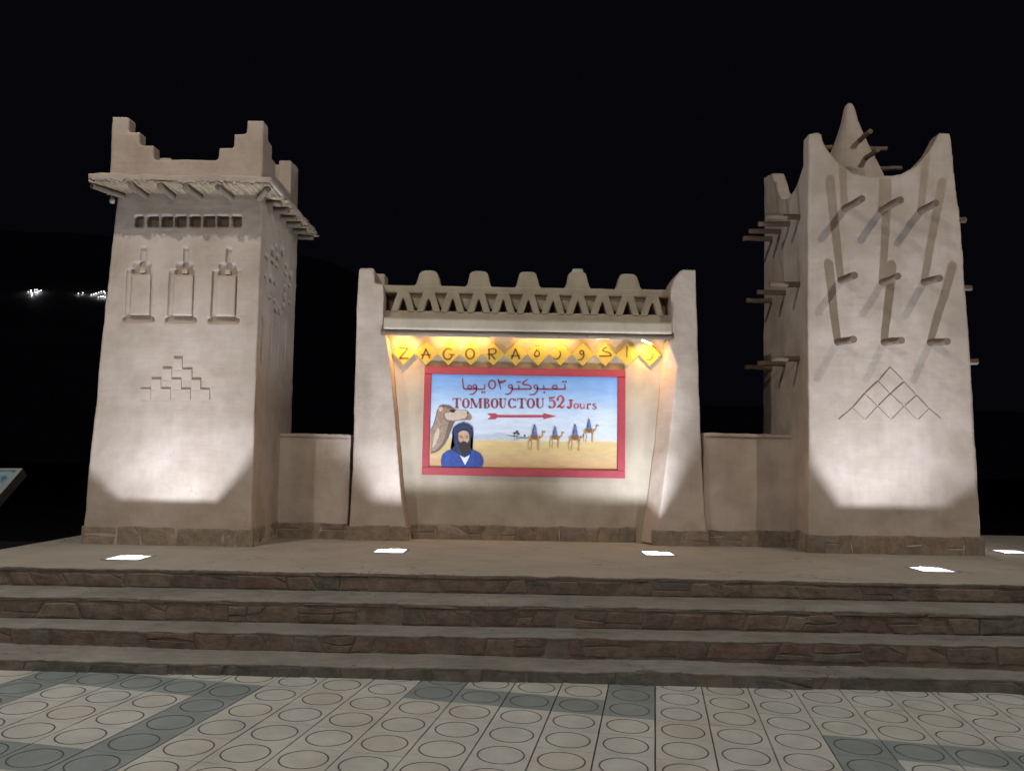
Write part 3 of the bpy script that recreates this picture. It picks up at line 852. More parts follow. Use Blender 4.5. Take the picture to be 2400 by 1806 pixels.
# ================================================================== LETTER PLAQUES
def letters():
    Z = lambda p: p.stroke([(230, 228), (375, 232)], 18, False).stroke([(362, 236), (242, 380)], 20, False).stroke([(228, 386), (375, 386)], 20, False)
    A1 = lambda p: p.stroke([(575, 398), (642, 238)], 20, False).stroke([(636, 238), (700, 385)], 18, False).stroke([(558, 330), (716, 334)], 12, False)
    G = lambda p: p.stroke([(1035, 268), (1000, 240), (950, 242), (910, 300), (912, 360), (950, 400), (1005, 395), (1042, 340)], [10, 14, 18, 22, 22, 18, 16, 14]).stroke([(990, 328), (1078, 330)], 12, False)
    O = lambda p: p.ring(1313, 318, 64, 76, 20, 13)
    R_ = lambda p: p.stroke([(1600, 240), (1606, 408)], 20, False).stroke([(1582, 248), (1680, 243), (1708, 278), (1680, 318), (1575, 326)], [14, 14, 18, 14, 12]).stroke([(1625, 322), (1698, 404)], 18, False)
    A2 = lambda p: p.stroke([(1945, 398), (2008, 238)], 20, False).stroke([(2004, 238), (2066, 398)], 18, False).stroke([(1935, 348), (2075, 348)], 12, False)
    a1 = lambda p: p.stroke([(240, 228), (208, 290), (205, 325), (235, 338), (266, 322), (270, 285), (246, 256), (222, 262)], [10, 14, 16, 16, 15, 14, 12, 9]).dot(225, 190, 10).dot(262, 184, 10)
    a2 = lambda p: p.stroke([(562, 258), (576, 298), (562, 345), (525, 372), (475, 372)], [12, 14, 17, 16, 8])
    a3 = lambda p: p.ring(882, 282, 26, 28, 16).stroke([(908, 280), (912, 325), (880, 378), (818, 388)], [14, 16, 16, 8])
    a4 = lambda p: p.stroke([(1245, 200), (1190, 236), (1188, 256), (1270, 284), (1300, 308), (1290, 330), (1135, 332)], [12, 15, 15, 15, 16, 16, 18]).dot(1184, 212, 8).dot(1216, 207, 8).dot(1200, 178, 8)
    a5 = lambda p: p.stroke([(1535, 188), (1530, 352)], [14, 12], False)
    a6 = lambda p: p.stroke([(1878, 270), (1902, 312), (1890, 358), (1852, 388), (1802, 380)], [12, 15, 17, 15, 8]).dot(1862, 250, 10)
    return [(cz, Z, 'Z'), (cz, A1, 'A'), (cz, G, 'G'), (cz, O, 'O'), (cz, R_, 'R'), (cz, A2, 'A'), (cq, a1, 'taa'), (cq, a2, 'raa'), (cq, a3, 'waw'), (cq, a4, 'gaf'), (cq, a5, 'alif'), (cq, a6, 'zay')]
YPLQ = YREC - .045
d0 = onY(*c3((368, 573)), YPLQ); d1 = onY(*c3((1820, 580)), YPLQ)
half = (d1.x - d0.x) / 11 / 2
LAB = ['yellow diamond plaque with letter Z, leftmost of the row', 'yellow diamond plaque with letter A next to the Z plaque', 'yellow diamond plaque with the letter G',
       'yellow diamond plaque with the letter O', 'yellow diamond plaque with the letter R', 'yellow diamond plaque with letter A beside the first Arabic letter',
       'yellow diamond plaque with a round Arabic letter under two dots', 'yellow diamond plaque with an undotted hook-shaped Arabic letter', 'yellow diamond plaque with a looped Arabic letter and curling tail',
       'yellow diamond plaque with an Arabic letter under three dots', 'yellow diamond plaque with a single upright Arabic stroke', 'yellow diamond plaque with one-dotted Arabic letter, rightmost of the row']
for k, (fn, draw, nm) in enumerate(letters()):
    c = d0.lerp(d1, k / 11); h = half - .002; hz = half * 1.03
    root = empty('letter_plaque', (c.x, YREC, c.z), LAB[k], 'sign plaque', 'yellow letter plaques under the slab')
    bm = bmesh.new(); th = YPLQ + random.uniform(-.004, .004)
    b0 = [(c.x - h, c.z), (c.x, c.z - hz), (c.x + h, c.z), (c.x, c.z + hz)]
    e = .93
    fr = [(c.x + (x - c.x) * e, c.z + (z - c.z) * e) for x, z in b0]
    a = [bm.verts.new((x, YREC + .02, z)) for x, z in b0]; m_ = [bm.verts.new((x, th + .006, z)) for x, z in b0]; f_ = [bm.verts.new((x, th, z)) for x, z in fr]
    bm.faces.new(f_)
    for i in range(4):
        j = (i + 1) % 4
        bm.faces.new((a[i], a[j], m_[j], m_[i])); bm.faces.new((m_[i], m_[j], f_[j], f_[i]))
    obj('diamond_panel', bm, M_YELLOW, root)
    P = Paint(fn, th - .003); P.k = 1.35; draw(P); P.done('letter', M_LETTER, root)

# ================================================================== PAINTED PANEL
panel = empty('painted_panel', (0.16, YREC, 1.38), 'red framed painted panel with camel, turbaned man and caravan', 'painted sign')
FX0, FX1, FZ0, FZ1 = -1.13, 1.46, 1.382, 2.768
GX0, GX1, GZ0, GZ1 = -1.04, 1.361, 1.483, 2.675
YF, YC = YREC - .05, YREC - .022
for (x0, x1, z0, z1) in ((FX0, FX1, GZ1, FZ1), (FX0, FX1, FZ0, GZ0), (FX0, GX0, GZ0, GZ1), (GX1, FX1, GZ0, GZ1)):
    bm = bmesh.new(); box(bm, (x0 + .0005, YF, z0 + .0005), (x1 - .0005, YREC + .03, z1 - .0005))
    bmesh.ops.bevel(bm, geom=[e for e in bm.edges], offset=.006, segments=2, affect='EDGES')
    obj('frame_rail', bm, M_RED, panel)
def canvas_mat():
    m, nt, b = new_mat('painted_sky_and_sand'); p = pos(nt)
    sep = node(nt, 'ShaderNodeSeparateXYZ'); nt.links.new(p, sep.inputs[0])
    wob = noise_tex(nt, mapping(nt, p, (1.2, 1, 5)), 2.5, 5, 0.6)
    z = math_n(nt, 'ADD', math_n(nt, 'DIVIDE', math_n(nt, 'SUBTRACT', sep.outputs['Z'], GZ0), GZ1 - GZ0), math_n(nt, 'MULTIPLY', math_n(nt, 'SUBTRACT', wob, .5), .10))
    col = ramp(nt, z, [(0.0, (.42, .25, .11)), (.05, (.55, .33, .15)), (.12, (.58, .40, .20)), (.2, (.60, .43, .19)), (.295, (.66, .50, .24)), (.312, (.66, .60, .50)), (.36, (.60, .64, .74)), (.55, (.60, .68, .80)), (.72, (.40, .55, .78)), (.86, (.24, .42, .72)), (1.0, (.20, .38, .70))])
    bl = noise_tex(nt, mapping(nt, p, (1, 1, 4)), 5, 6, .65)
    col = mix(nt, 1.0, col, ramp(nt, bl, [(.3, (.86, .87, .9)), (.7, (1.1, 1.08, 1.05))]), 'MULTIPLY')
    nt.links.new(col, b.inputs['Base Color']); b.inputs['Roughness'].default_value = .6
    bump(nt, b, bl, .25, .003); return m
bm = bmesh.new(); box(bm, (GX0 - .01, YC, GZ0 - .01), (GX1 + .01, YREC + .02, GZ1 + .01))
canvas = obj('canvas', bm, canvas_mat(), panel)
def pm(name, c, var=.16): return worn('paint_' + name, c, var, 30, .65)
P_RED, P_RED2 = pm('maroon', (.24, .04, .07)), pm('brick_red', (.42, .06, .075))
P_CAM, P_CAMD, P_CAML = pm('camel', (.31, .215, .16), .35), pm('camel_dark', (.16, .105, .085), .3), pm('camel_light', (.55, .44, .34))
P_NAVY, P_NAVY2, P_BLUE, P_BLUE2 = pm('navy', (.018, .028, .085), .4), pm('navy_fold', (.045, .06, .14), .3), pm('robe_blue', (.028, .065, .27), .35), pm('robe_shade', (.02, .045, .22))
P_SKIN, P_SKIND, P_WHITE, P_DARK = pm('skin', (.52, .33, .21), .2), pm('skin_shade', (.30, .17, .10)), pm('shirt', (.62, .68, .82)), pm('dark', (.03, .022, .02))
P_SAND, P_SANDD, P_GREY, P_PALM = pm('caravan_tan', (.46, .27, .10), .25), pm('caravan_brown', (.20, .10, .045)), pm('far_hills', (.48, .52, .60), .1), pm('palm', (.12, .15, .12))
P_BLUE3 = pm('rider_blue', (.12, .17, .34), .3)
LAY = [YC - .0025 - .002 * i for i in range(9)]
def paint(layer): return Paint(cA, LAY[layer])
# far hills, palms
paint(0).fill([(585, 765), (600, 722), (680, 712), (760, 716), (850, 694), (930, 716), (1010, 735), (1160, 742), (1160, 768)]).done('painted_hills', P_GREY, canvas)
p = paint(1)
for x, y0, y1 in ((1020, 700, 775), (1046, 682, 775), (1128, 722, 748)): p.stroke([(x, y0), (x - 1, y1)], 5, False)
for cx, cy, r in ((1020, 700, 18), (1046, 684, 17), (1062, 706, 13), (1128, 722, 9)):
    for a in range(0, 360, 45):
        p.stroke([(cx, cy), (cx + .7 * r * math.cos(math.radians(a)), cy + .5 * r * math.sin(math.radians(a)) - 3), (cx + r * math.cos(math.radians(a)), cy + r * .75 * math.sin(math.radians(a)) + 6)], [6, 6, 2])
p.stroke([(1045, 752), (1165, 749)], 7, False)
p.done('painted_palms', P_PALM, canvas)
# camel head and neck
paint(1).fill([(130, 672), (165, 610), (185, 530), (205, 445), (225, 408), (265, 397), (330, 406), (372, 430), (400, 448), (460, 455), (512, 455), (535, 475), (562, 510), (570, 540), (552, 558), (520, 560), (490, 548), (450, 562), (395, 574), (366, 620), (345, 680), (320, 750), (280, 820), (230, 875), (180, 905), (130, 918)]).done('painted_camel', P_CAM, canvas)
p = paint(2)
p.fill([(330, 560), (385, 578), (366, 620), (345, 680), (320, 750), (280, 820), (230, 875), (180, 903), (132, 916), (132, 903), (200, 870), (255, 800), (295, 700), (315, 620)])
p.fill([(222, 408), (265, 397), (330, 406), (378, 433), (340, 440), (290, 428), (240, 432)])
p.stroke([(205, 445), (185, 530), (160, 615), (132, 668)], [6, 8, 8, 6])
p.stroke([(520, 470), (528, 500), (512, 545)], 6).stroke([(455, 562), (500, 550), (552, 558)], 5).stroke([(270, 480), (275, 540), (330, 575)], 5)
p.stroke([(498, 556), (480, 580), (468, 594)], 5).stroke([(372, 720), (352, 800), (340, 862)], 5)
p.done('painted_camel_shading', P_CAMD, canvas)
paint(2).fill([(400, 452), (508, 460), (518, 490), (500, 535), (440, 552), (350, 560), (300, 545), (285, 490), (330, 480)], True).done('painted_camel_cheek', P_CAML, canvas)
paint(3).fill([(214, 432), (250, 416), (264, 446), (240, 472), (222, 462)]).done('painted_camel_ear', P_CAML, canvas)
paint(3).fill([(180, 700), (215, 640), (225, 700), (190, 800), (150, 850)], True).done('painted_neck_light', P_CAML, canvas)
paint(4).fill([(336, 468), (362, 452), (392, 464), (370, 482)], True).stroke([(330, 462), (362, 450), (396, 460)], 6).done('painted_camel_eye', P_DARK, canvas)
paint(4).dot(520, 488, 6).done('painted_nostril', P_DARK, canvas)
# man: robe, turban, face
paint(3).fill([(248, 1060), (238, 990), (256, 922), (300, 886), (362, 870), (430, 900), (552, 890), (580, 874), (640, 900), (680, 950), (692, 1002), (672, 1060)]).done('painted_robe', P_BLUE, canvas)
p = paint(4)
p.stroke([(430, 915), (462, 985), (498, 1050)], [8, 14, 10]).stroke([(560, 890), (535, 975), (498, 1050)], [8, 14, 10]).stroke([(285, 910), (268, 970), (275, 1055)], 9).stroke([(655, 915), (668, 975), (650, 1055)], 9).stroke([(340, 900), (345, 980), (330, 1055)], 7).stroke([(605, 900), (600, 980), (612, 1055)], 7)
p.done('painted_robe_folds', P_BLUE2, canvas)
paint(5).fill([(438, 925), (490, 950), (555, 885), (538, 960), (496, 1036)]).done('painted_shirt', P_WHITE, canvas)
paint(6).fill([(366, 745), (357, 690), (370, 638), (418, 604), (468, 586), (535, 600), (576, 638), (582, 690), (562, 745), (556, 800), (548, 832), (562, 862), (572, 884), (540, 930), (490, 956), (450, 937), (420, 905), (345, 872), (370, 850), (386, 825), (380, 790)]).done('painted_turban', P_NAVY, canvas)
p = paint(7)
p.stroke([(372, 700), (420, 652), (500, 636), (570, 672)], [6, 10, 11, 6]).stroke([(385, 660), (440, 622), (520, 618), (560, 640)], [5, 8, 8, 5]).stroke([(400, 770), (410, 830), (450, 900)], [6, 10, 6]).stroke([(550, 770), (545, 840), (510, 920)], [6, 10, 6]).stroke([(375, 855), (420, 880), (470, 930)], [5, 8, 5]).stroke([(445, 612), (475, 600), (520, 606)], 5)
p.done('painted_turban_folds', P_NAVY2, canvas)
paint(7).fill([(424, 728), (430, 694), (464, 674), (506, 674), (535, 700), (541, 742), (535, 790), (515, 806), (470, 800), (440, 802), (425, 770)], True).done('painted_face', P_SKIN, canvas)
p = paint(8)
p.fill([(428, 782), (450, 800), (482, 790), (520, 800), (538, 782), (547, 840), (532, 890), (492, 916), (455, 897), (434, 850)], True)
p.stroke([(434, 728), (452, 722), (470, 730)], 5).stroke([(500, 730), (516, 724), (532, 732)], 5).fill([(440, 744), (454, 737), (468, 746), (454, 750)]).fill([(501, 748), (515, 740), (529, 748), (515, 752)]).stroke([(455, 794), (484, 786), (512, 796)], 7)
p.done('painted_beard', P_DARK, canvas)
paint(8).stroke([(477, 732), (472, 765), (480, 780)], 5).stroke([(430, 715), (427, 750), (434, 780)], 8).done('painted_face_shade', P_SKIND, canvas)
# arrow
paint(0).fill([(768, 521), (728, 490), (820, 488), (838, 506), (838, 521)]).fill([(768, 521), (838, 521), (838, 533), (820, 551), (730, 553)]).fill([(838, 506), (1328, 506), (1328, 533), (838, 533)]).fill([(1326, 485), (1460, 520), (1324, 551)]).done('painted_arrow', P_RED2, canvas)
# caravan
def camel(tx, ty, s, head=True, lay=2):
    q = lambda pts: [(tx + x * s, ty + y * s) for x, y in pts]
    b = paint(lay)
    b.fill(q([(-66, 150), (-55, 122), (-25, 112), (10, 108), (35, 116), (55, 128), (62, 145), (40, 166), (0, 168), (-45, 166)]))
    for a, c, d in (((-52, 158), (-66, 205), (-64, 272)), ((-40, 160), (-30, 205), (-42, 276)), ((30, 160), (36, 210), (32, 272)), ((48, 155), (44, 210), (42, 278))):
        b.stroke(q([a, c, d]), [13 * s, 8 * s, 6 * s])
    if head:
        b.stroke(q([(52, 140), (78, 128), (88, 100), (88, 78)]), [20 * s, 16 * s, 12 * s, 11 * s]).fill(q([(80, 74), (92, 68), (120, 76), (118, 84), (94, 88), (82, 84)]))
    else:
        b.stroke(q([(52, 140), (78, 130), (90, 104)]), [20 * s, 16 * s, 12 * s])
    b.done('painted_caravan_camel', P_SAND, canvas)
    b = paint(lay + 1); b.fill(q([(-42, 146), (-30, 108), (28, 106), (40, 150), (0, 162)]))
    b.done('painted_saddle', P_SANDD, canvas)
    b = paint(lay + 2); b.fill(q([(-28, 112), (-22, 62), (-12, 34), (-10, 12), (0, 0), (10, 12), (10, 30), (22, 62), (30, 112), (0, 118)]))
    b.done('painted_rider', P_BLUE3, canvas)
    b = paint(lay + 3); b.dot(tx, ty + 10 * s, 9 * s).stroke(q([(-8, 40), (-16, 80), (-14, 108)]), 6 * s).done('painted_rider_hood', P_NAVY, canvas)
camel(1230, 605, 1.0); camel(1448, 625, .84); camel(1660, 605, 1.02, False); camel(1808, 550, .88)
# writing: Arabic line
p = paint(1); w = 15
p.stroke([(470, 118), (476, 190), (484, 226), (510, 234)], [10, 14, 15, w]).stroke([(505, 233), (625, 233)], w, False).ring(545, 212, 20, 17, 12)
p.ring(600, 206, 19, 18, 12).stroke([(618, 205), (616, 245), (585, 282), (538, 290)], [12, 14, 14, 6]).stroke([(615, 233), (685, 233), (704, 222), (703, 182)], [w, w, w, 11]).dot(678, 268, 10).dot(703, 267, 10)
p.ring(782, 186, 36, 44, 17, 13)
p.stroke([(845, 130), (862, 180), (872, 236)], [16, 14, 9]).stroke([(848, 146), (880, 160), (930, 142)], [14, 24, 16])
p.ring(976, 206, 20, 18, 12).stroke([(995, 205), (993, 248), (962, 284), (918, 290)], [12, 14, 14, 6]).stroke([(990, 233), (1065, 233)], w, False).stroke([(1066, 236), (1064, 188)], [14, 10], False).dot(1050, 158, 10).dot(1075, 157, 10)
p.stroke([(1060, 233), (1195, 233)], w, False).stroke([(1158, 132), (1112, 162), (1110, 182), (1170, 192), (1194, 212), (1192, 234)], [10, 14, 14, 14, 14, 14])
p.ring(1245, 210, 20, 18, 12).stroke([(1264, 208), (1260, 250), (1228, 288), (1172, 292)], [12, 14, 14, 6]).stroke([(1258, 233), (1345, 233)], w, False).stroke([(1332, 236), (1328, 190)], [14, 10], False).dot(1335, 268, 10)
p.stroke([(1340, 233), (1535, 233), (1555, 220), (1550, 182)], [w, w, w, 10]).ring(1447, 212, 26, 17, 12).dot(1534, 156, 10).dot(1561, 155, 10)
p.done('painted_arabic_line', P_RED, canvas)
# writing: Latin line
p = paint(1); T_, H_ = 24, 7
def gT(x0, x1, a, b):
    m = (x0 + x1) / 2
    p.stroke([(m, a), (m, b)], T_, False).stroke([(x0, a + 3), (x1, a + 3)], H_, False).stroke([(x0 + 3, a), (x0 - 2, a + 28)], H_, False).stroke([(x1 - 3, a), (x1 + 2, a + 28)], H_, False).stroke([(m - 24, b - 3), (m + 24, b - 3)], H_, False)
def gO(x0, x1, a, b): p.ring((x0 + x1) / 2, (a + b) / 2, (x1 - x0) / 2 - 11, (b - a) / 2 - 3, T_, H_)
def gU(x0, x1, a, b):
    p.stroke([(x0 + 16, a), (x0 + 16, b - 35)], T_, False).stroke([(x0 + 16, b - 38), (x0 + 22, b - 14), (x0 + 42, b - 4), (x1 - 18, b - 14), (x1 - 12, b - 40)], [T_, 20, 9, 7, H_]).stroke([(x1 - 12, b - 38), (x1 - 12, a)], H_, False)
    p.stroke([(x0 - 2, a + 3), (x0 + 36, a + 3)], H_, False).stroke([(x1 - 26, a + 3), (x1 + 2, a + 3)], H_, False)
def gM(x0, x1, a, b):
    p.stroke([(x0 + 14, a), (x0 + 14, b)], H_, False).stroke([(x0 + 18, a), ((x0 + x1) / 2, b - 4)], T_ - 2, False).stroke([((x0 + x1) / 2, b - 4), (x1 - 26, a)], H_, False).stroke([(x1 - 24, a), (x1 - 24, b)], T_, False)
    for m in (x0 + 14, x1 - 24): p.stroke([(m - 18, b - 3), (m + 18, b - 3)], H_, False)
    p.stroke([(x0, a + 3), (x0 + 30, a + 3)], H_, False).stroke([(x1 - 40, a + 3), (x1, a + 3)], H_, False)
def gB(x0, x1, a, b):
    m = (a + b) / 2 - 3
    p.stroke([(x0 + 16, a), (x0 + 16, b)], T_, False).stroke([(x0, a + 3), (x0 + 40, a + 3), (x1 - 16, a + 24), (x0 + 40, m), (x0 + 22, m)], [H_, H_, 20, H_, H_]).stroke([(x0 + 24, m), (x0 + 44, m + 2), (x1 - 10, (m + b) / 2 + 2), (x0 + 44, b - 3), (x0, b - 3)], [H_, H_, 22, H_, H_])
def gC(x0, x1, a, b):
    p.ring((x0 + x1) / 2, (a + b) / 2, (x1 - x0) / 2 - 11, (b - a) / 2 - 3, T_, H_, 40, 320, 24).stroke([(x1 - 8, a + 2), (x1 - 8, a + 32)], H_, False).stroke([(x1 - 8, b - 30), (x1 - 8, b - 4)], H_, False)
a, b = 332, 434
gT(368, 450, a - 2, b - 2); gO(464, 545, a, b); gM(550, 682, a, b); gB(692, 758, a, b); gO(768, 850, a, b); gU(856, 932, a, b); gC(950, 1040, a, b); gT(1052, 1140, a, b); gO(1148, 1236, a, b); gU(1246, 1332, a, b)
p.done('painted_latin_line', P_RED, canvas)
p = paint(1)
p.stroke([(1384, 318), (1408, 330), (1450, 312)], [8, 18, 8]).stroke([(1394, 322), (1392, 362)], 8, False).stroke([(1392, 366), (1425, 352), (1446, 385), (1432, 424), (1384, 430)], [7, 14, 26, 16, 10]).dot(1390, 420, 13)
p.stroke([(1472, 345), (1490, 312), (1522, 312), (1538, 345), (1510, 390), (1470, 428)], [16, 12, 16, 26, 18, 8]).stroke([(1468, 426), (1500, 414), (1524, 430), (1550, 408)], [8, 18, 20, 8]).dot(1478, 348, 12)
p.stroke([(1616, 346), (1616, 410), (1600, 436), (1580, 426)], [T_, T_, 12, 10]).stroke([(1592, 349), (1642, 349)], H_, False).dot(1584, 422, 11)
p.ring(1672, 412, 22, 25, 15, 6)
p.stroke([(1718, 388), (1718, 420), (1735, 440), (1756, 424)], [15, 15, 9, 7]).stroke([(1756, 386), (1758, 440)], 8, False).stroke([(1708, 389), (1728, 389)], 6, False)
p.stroke([(1792, 388), (1792, 442)], 15, False).stroke([(1794, 410), (1808, 390), (1826, 392)], [6, 8, 12]).stroke([(1778, 440), (1808, 440)], 6, False).dot(1824, 396, 8)
p.stroke([(1884, 398), (1866, 386), (1848, 398), (1866, 414), (1884, 428), (1866, 444), (1842, 434)], [7, 8, 13, 15, 13, 8, 7])
p.done('painted_days_line', P_RED2, canvas)

# ================================================================== LAMPS UNDER THE SLAB
def warm_lamp(x0, x1, y, z, tilt, label, watts, aim, shaded, col=WARM_COL):
    root = empty('sign_lamp', ((x0 + x1) / 2, y, z), label, 'lamp', 'warm lamps under the slab')
    bm = bmesh.new(); box(bm, (x0 - .01, y - .03, z + .012), (x1 + .01, y + .02, 3.205)); obj('bracket', bm, M_STEEL, root)
    if shaded:
        bm = bmesh.new(); box(bm, (x0 - .02, y - .042, z - .028), (x1 + .02, y - .032, 3.204)); obj('shade', bm, M_CREAM, root)
    bm = bmesh.new(); cyl(bm, (x0, y, z), (x1, y, z - tilt), .009 if shaded else .013); obj('lit_tube', bm, M_TUBE, root)
    L = bpy.data.lights.new('sign_lamp_light', 'AREA'); L.shape = 'RECTANGLE'; L.size = x1 - x0; L.size_y = .03
    L.energy = watts; L.color = col; L.spread = math.radians(180)
    o = bpy.data.objects.new('lamp_light', L); COL.objects.link(o); o.parent = root
    o.matrix_parent_inverse = Matrix.Translation(-root.location)
    o.matrix_basis = Matrix.Translation(((x0 + x1) / 2, y + .012, z - .022 - tilt * .5)) @ Vector(aim).to_track_quat('-Z', 'Y').to_matrix().to_4x4()
WALLWARD = (0, 1.0, -.55)
warm_lamp(-1.05, -.30, 9.99, 3.165, 0, 'warm lamp glowing under the slab above the letters A and G', WARM_W * 1.2, WALLWARD, True)
warm_lamp(.05, .80, 9.99, 3.165, 0, 'warm lamp under the slab above the middle of the plaque row', WARM_W, WALLWARD, True)
warm_lamp(1.06, 1.22, 9.91, 3.150, 0, 'short bright warm tube under the slab above the three-dotted letter', WARM_W * .45, WALLWARD, False)
warm_lamp(1.64, 1.77, 9.95, 3.140, .055, 'slanting bright warm tube at the right end of the plaque row', WARM_W * 2.6, (.3, .3, -1), False, (1.0, .50, .13))
warm_lamp(-1.42, -1.30, 9.95, 3.165, 0, 'warm lamp under the slab at the left end above the letter Z', WARM_W * 2.2, (-.3, .3, -1), True, (1.0, .50, .13))

# ================================================================== GROUND FLOODS
def spot(root, p, aim, deg, blend, watts, rad, col, name='flood_light'):
    L = bpy.data.lights.new(name, 'SPOT'); L.spot_size = math.radians(deg); L.spot_blend = blend
    L.energy = watts; L.color = col; L.shadow_soft_size = rad
    o = bpy.data.objects.new(name, L); COL.objects.link(o); o.parent = root
    o.matrix_parent_inverse = Matrix.Translation(-root.location)
    o.matrix_basis = Matrix.Translation(p) @ Vector(aim).to_track_quat('-Z', 'Y').to_matrix().to_4x4()
for k, ((x, y), (dx, dy), lab) in enumerate(FLOODS):
    root = empty('ground_floodlight', (x, y, PLAT_Z), lab, 'floodlight', 'square floodlights sunk in the platform')
    bm = bmesh.new(); z0 = PLAT_Z - .15; a = FA - .003
    box(bm, (x - a, y - a, z0), (x + a, y + a, z0 + .012))
    for s in (-1, 1):
        box(bm, (x + s * a - .006, y - a, z0 + .0125), (x + s * a + .002, y + a, PLAT_Z - .012))
        box(bm, (x - a + .01, y + s * a - .006, z0 + .0125), (x + a - .01, y + s * a + .002, PLAT_Z - .012))
    obj('housing', bm, M_BLACK, root)
    bm = bmesh.new(); o_, i_ = FA + .022, FA - .006
    zt_ = PLAT_Z + .006
    for (u0, u1, v0, v1) in ((-o_, o_, -o_, -i_), (-o_, o_, i_, o_), (-o_, -i_, -i_ + .0005, i_ - .0005), (i_, o_, -i_ + .0005, i_ - .0005)):
        box(bm, (x + u0, y + v0, PLAT_Z - .002), (x + u1, y + v1, zt_))
    obj('rim', bm, M_STEEL, root)
    # baffle walls beside the LED set how far the beam spreads to either side
    dep, bl, br = OPTICS[k]; d = Vector((dx, dy, 0)).normalized()
    for t in (-bl, br):
        bm = bmesh.new()
        if abs(dy) > abs(dx): box(bm, (x + t - .002, y - .14, PLAT_Z - .12), (x + t + .002, y + .14, PLAT_Z - .012))
        else: box(bm, (x - .14, y + t - .002, PLAT_Z - .12), (x + .14, y + t + .002, PLAT_Z - .012))
        obj('baffle', bm, M_BLACK, root)
    bm = bmesh.new(); box(bm, (x - i_ + .001, y - i_ + .001, PLAT_Z - .008), (x + i_ - .001, y + i_ - .001, PLAT_Z + .002))
    obj('glass', bm, M_GLASS, root)
    src = (x, y, PLAT_Z - dep)
    spot(root, src, (d.x * .30, d.y * .30, 1), 132, 1.0, FLOOD_WIDE_W * 2 * GAIN[k], .014 if k in (1, 2) else .0065, LED_COL)
    spot(root, src, (d.x * .20, d.y * .20, 1), 54, 1.0, FLOOD_CORE_W * 2 * GAIN[k], .014 if k in (1, 2) else .0065, LED_COL)

# ================================================================== INFORMATION BOARD (left edge)
board = empty('information_board', (-6.1, 8.9, 0), 'slanted information board with a pale blue map at the left edge', 'information board')
TR, BRc = onY(54, 1098, 9.1), onY(-70, 1240, 8.62)
ed = BRc - TR
wv = Vector((-1.05, -.22, -.02))
nrm = wv.cross(ed).normalized()
if nrm.y > 0: nrm = -nrm
def slab_quad(bm, o, u, v, n, t0, t1, m0=0, m1=1, k0=0, k1=1):
    q = [o + u * a + v * b for a, b in ((m0, k0), (m1, k0), (m1, k1), (m0, k1))]
    poly_prism(bm, [p + n * t1 for p in q], [p + n * t0 for p in q])
bm = bmesh.new(); slab_quad(bm, TR, wv, ed, nrm, -.15, 0); obj('board_box', bm, worn('brown_board', (.055, .042, .035), .3, 12), board)
bm = bmesh.new(); slab_quad(bm, TR, wv, ed, nrm, 0.0005, .012, .0, 1, 0, .035); slab_quad(bm, TR, wv, ed, nrm, 0.0005, .012, 0, .045, .0355, 1); slab_quad(bm, TR, wv, ed, nrm, .0005, .012, .955, 1, .0355, 1)
obj('board_frame', bm, plain('grey_frame', (.22, .22, .22), .5), board)
def map_mat():
    m, nt, b = new_mat('printed_map'); p = pos(nt)
    n = noise_tex(nt, p, 13, 6, .65)
    col = ramp(nt, n, [(.38, (.03, .08, .14)), (.48, (.12, .21, .25)), (.58, (.24, .31, .33)), (.66, (.09, .18, .23))])
    nt.links.new(col, b.inputs['Base Color']); b.inputs['Roughness'].default_value = .35; return m
bm = bmesh.new(); slab_quad(bm, TR, wv, ed, nrm, .0005, .004, .05, .95, .04, 1); obj('map_print', bm, map_mat(), board)
bm = bmesh.new(); pc = TR + wv * .5 + ed * .5
box(bm, (pc.x - .06, pc.y - .06, -.02), (pc.x + .06, pc.y + .06, pc.z - .05)); box(bm, (pc.x - .2, pc.y - .2, -.05), (pc.x + .2, pc.y + .2, .02))
obj('post', bm, M_POLE, board)

# ================================================================== STREET LAMPS AND AN ADDED FILL LAMP (behind the photographer's field of view)
def plaza_lamp(x, y, h, dirx, label, watts):
    z0 = -SLOPE * x
    root = empty('plaza_lamp', (x, y, z0), label, 'street lamp', 'tall street lamps on the plaza')
    bm = bmesh.new(); lathe(bm, (x, y), [(.17, z0 - .05), (.17, z0 + .04), (.10, z0 + .06), (.085, z0 + 1.2), (.07, z0 + 1.25), (.045, h)], 16); obj('pole', bm, M_POLE, root)
    hx = x + dirx * .9
    bm = bmesh.new(); cyl(bm, (x, y, h - .06), (hx, y + .3, h + .08), .03); obj('arm', bm, M_POLE, root)
    bm = bmesh.new(); box(bm, (hx - .28, y + .14, h + .05), (hx + .28, y + .46, h + .15)); bmesh.ops.bevel(bm, geom=bm.edges[:], offset=.03, segments=2, affect='EDGES'); obj('lamp_head', bm, M_POLE, root)
    bm = bmesh.new(); box(bm, (hx - .22, y + .19, h + .03), (hx + .22, y + .41, h + .052)); obj('diffuser', bm, M_BULB, root)
    L = bpy.data.lights.new('plaza_light', 'SPOT'); L.spot_size = math.radians(172); L.spot_blend = .25; L.energy = watts; L.color = LAMP_COL; L.shadow_soft_size = .10
    o = bpy.data.objects.new('lamp_light', L); COL.objects.link(o); o.parent = root
    o.matrix_parent_inverse = Matrix.Translation(-root.location); o.matrix_basis = Matrix.Translation((hx, y + .3, h + .02))
plaza_lamp(-5.8, 4.5, 9.45, 1, 'tall street lamp on the plaza left of the steps, outside the photo', STREET_W * .85)
plaza_lamp(9.4, 2.7, 9.9, -1, 'tall street lamp on the plaza right of the steps, outside the photo', STREET_W * 1.15)
plaza_lamp(-3.4, -4.8, 6.6, 1, 'added fill lamp behind the camera on the plaza', STREET_W * 1.25)  # added lamp on a pole, frontal fill for walls, steps and plaza

